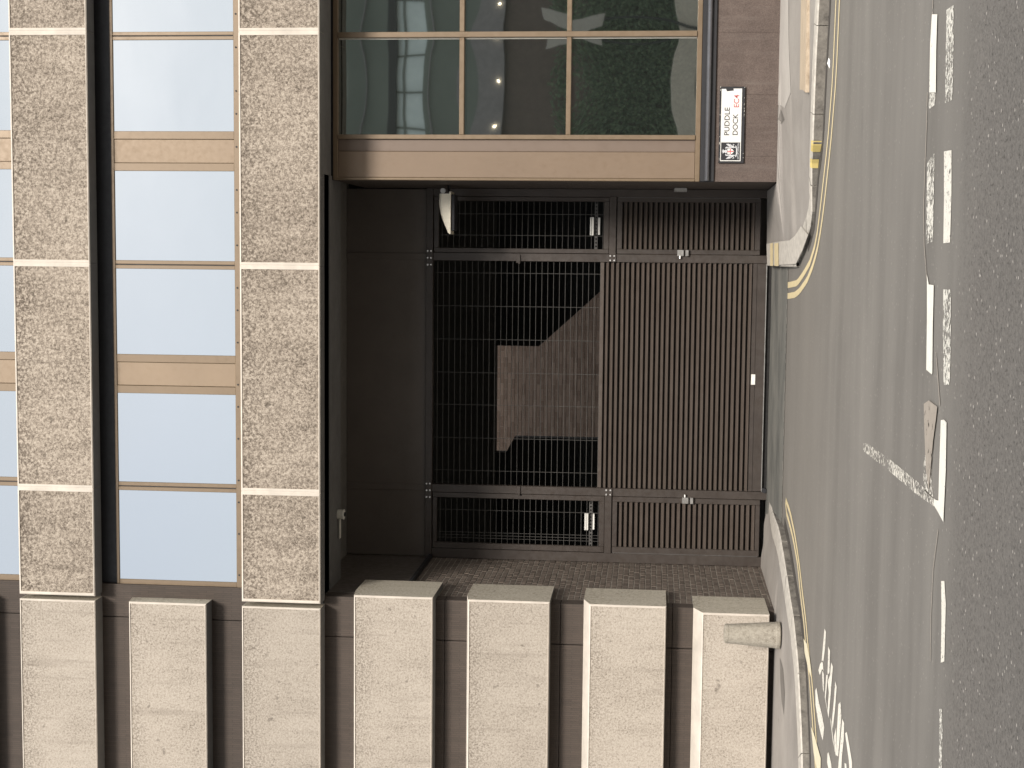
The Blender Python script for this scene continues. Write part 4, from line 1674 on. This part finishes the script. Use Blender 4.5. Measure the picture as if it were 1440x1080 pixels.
# ------------------------------------------------------------------ plank on the right footway, yellow kerb paint
zp = .137
pts = [gnd(1128, -60, zp), gnd(1136.5, -60, zp), gnd(1133.5, 130, zp), gnd(1130, 126.5, zp), gnd(1125.5, 126, zp)]
tr_ = surface(footR)
zs_ = [tr_.ray_cast(Vector((p.x, p.y, 5)), Vector((0, 0, -1)))[0] for p in pts]
zs_ = max(h.z for h in zs_ if h is not None)
bp = MB()
bp.prism([(p.x, p.y) for p in pts], 'z', zs_ - .03, zs_ + .012)
tag(bp.build('timber_plank', M['timber']), 'long pale timber plank lying on the footway near the kerb', 'plank')
fine_k = resample(fineR, .02)
kroot = link('kerb_paint', None, (pc.x, pc.y, 0))
struct(kroot)
for y0, y1 in ((199, 213), (224, 237)):
    b = MB()
    segs = 3
    for i in range(segs):
        ya, yb = y0 + (y1 - y0) * i / segs, y0 + (y1 - y0) * (i + 1) / segs
        def kp(y_):
            # the place on the kerb's own front line that lies in this direction
            def dirn(q):
                d_ = Vector(q) - CAM
                return 540 - F * d_.dot(CR) / d_.dot(CW)
            return min((abs(dirn(q) - y_), i2) for i2, q in enumerate(kr_f) if q[0] > 0.5)[1]
        kr_f = fine_k
        pa, pb2 = kr_f[kp(ya)], kr_f[kp(yb)]
        t_ = Vector((pb2[0] - pa[0], pb2[1] - pa[1])).normalized()
        nx_, ny_ = -t_.y, t_.x            # towards the road
        if ny_ > 0: nx_, ny_ = -nx_, -ny_
        def q_(p, d, z): return (p[0] + nx_ * d, p[1] + ny_ * d, z)
        b.face([q_(pb2, .006, .008), q_(pa, .006, .008), q_(pa, .006, pa[2] - .013), q_(pb2, .006, pb2[2] - .013)])
        b.face([q_(pb2, .006, pb2[2] - .013), q_(pa, .006, pa[2] - .013), q_(pa, -.012, pa[2] + .006), q_(pb2, -.012, pb2[2] + .006)])
    b.build('yellow_mark', M['paint_kerb'], kroot)
# pale corner slab with two yellow stripes beside the gate
cs = [gnd(x, y, .045) for x, y in ((1089.5, 373.5), (1089, 343), (1101, 340), (1114, 338), (1120, 331), (1127, 318), (1137, 330), (1129, 352), (1120.5, 371))]
zc0 = lambda p: .05 + max(0, (p.y - 17.6)) * .03
struct(poly_sheet('corner_slab', [(p.x, p.y, zc0(p)) for p in cs], M['granite_kerb']), 'pale corner slab of the footway beside the gate')
for va, vb in ((1092.3, 1095.3), (1096.8, 1101.2)):
    q = [gnd(x, y, .055) for x, y in ((va, 374), (vb, 374), (vb, 341.5), (va, 342.5))]
    poly_sheet('yellow_mark', [(p.x, p.y, zc0(p) + .006) for p in q], M['paint_yellow'], kroot)

# ------------------------------------------------------------------ across the street: seen only as reflections in the glass
def opp():
    Y0 = -10.0
    m1 = plain('opposite_dark_brick', (.10, .075, .065), .8, 0, .15, 3)
    m2 = plain('opposite_grey_render', (.19, .18, .19), .8)
    m3 = plain('opposite_grey_green_panel', (.12, .14, .125), .7, 0, .12, .6)
    m4 = plain('opposite_white_louvre', (.52, .60, .62), .6, 0, .08, 2)
    o = thing('opposite_building', (5, Y0, 0), 'dark brick building across the street, mirrored in the shopfront glass', 'building')
    X0, X1 = -14, 26
    def bb(name, mt, za, zb, dy=0.0):
        return box(name, mt, o, X0, X1, Y0 - 6, Y0 + dy, za, zb)
    bb('base_wall', m1, 0, 6.75)
    bb('ledge', m2, 6.752, 7.85, .25)
    bb('panel_wall', m3, 7.852, 9.2)
    bb('dark_band', M['black'], 10.25, 10.55, .15)
    bb('panel_wall', m3, 10.552, 12.3)
    box('glazing', m4, o, X0, X1, Y0 - 6, Y0 - .1, 9.202, 10.248)
    x = X0 + .5
    while x < X1:
        box('window_bar', m3, o, x, x + .07, Y0 - .1, Y0 - .01, 9.203, 10.247)
        x += 1.55
    box('window_bar', m3, o, X0, X1, Y0 - .09, Y0 - .02, 9.92, 9.99)
    for z_ in (11.45, 8.95):
        rt = MB()
        rt.tube((X0, Y0 + .12, z_), (X1, Y0 + .12, z_), .03, 6)
        rt.build('pale_rail', m2, o)
    em, n, b = new_mat('lit_lamp')
    b.inputs['Emission Color'].default_value = (1, .85, .6, 1)
    b.inputs['Emission Strength'].default_value = 14
    for i in range(-1, 4):
        x = AXm(106 - 80 * i)
        t = MB()
        t.tube((x, Y0 + .26, 7.0), (x, Y0 + .34, 7.0), .035, 10)
        tag(t.build('ledge_lamp', em), 'small lit lamp on the ledge across the street, ' + ('leftmost of the row', 'second from the left', 'third from the left', 'fourth from the left', 'rightmost of the row')[i + 1], 'lamp', 'lit lamps on the ledge across the street')
    # low pale wall and ivy hedge in front
    tag(box('low_wall', M['granite_kerb'], None, X0, X1, Y0 + 1.3, Y0 + 1.6, 0, .95, .02), 'low pale stone wall across the street, mirrored in the shopfront', 'wall')
    ivm, n, b = new_mat('ivy_leaf')
    g = n.nodes.new('ShaderNodeNewGeometry')
    c = ramp(n, g.outputs['Random Per Island'], (0, (.035, .062, .03)), (.6, (.06, .095, .046)), (1, (.095, .13, .065)))
    n.links.new(c, b.inputs['Base Color'])
    b.inputs['Roughness'].default_value = .55
    iv = MB()
    rnd = random.Random(3)
    for i in range(30000):
        x, z_ = rnd.uniform(-2, 14), rnd.uniform(.3, 4.5 + .4 * math.sin(i))
        y = Y0 + rnd.uniform(.15, .9)
        s = rnd.uniform(.03, .08)
        a_ = Vector((rnd.uniform(-1, 1), rnd.uniform(-.6, .6), rnd.uniform(-1, 1))).normalized()
        nrm = Vector((rnd.uniform(-.7, .7), 1, rnd.uniform(-.2, 1))).normalized()
        b2 = a_.cross(nrm).normalized()
        a_ = nrm.cross(b2)
        p = Vector((x, y, z_))
        iv.face([p - a_ * s, p + b2 * s * .7, p + a_ * s, p - b2 * s * .7])
    h = iv.build('ivy_hedge', ivm)
    h['kind'] = 'stuff'
    h['label'] = 'dark green ivy hedge across the street'
    # white notice board on a post
    nb = thing('notice_board', (AXm(52), Y0 + 1.8, 0), 'tall white notice board across the street, mirrored in the shopfront', 'sign')
    x = AXm(52)
    box('board', M['steel'], nb, x - .24, x + .24, Y0 + 1.78, Y0 + 1.82, 3.5, 5.1, .01)
    pp = MB()
    pp.tube((x, Y0 + 1.74, 0), (x, Y0 + 1.74, 5.1), .05, 10)
    pp.build('post', M['black'], nb)


def AXm(y, Y0=-10.0):
    """x of a mirrored point: the glass doubles the distance"""
    d = ray(685, y)
    return CAM.x + d.x * ((2 * YBOX - Y0) / d.y)


opp()
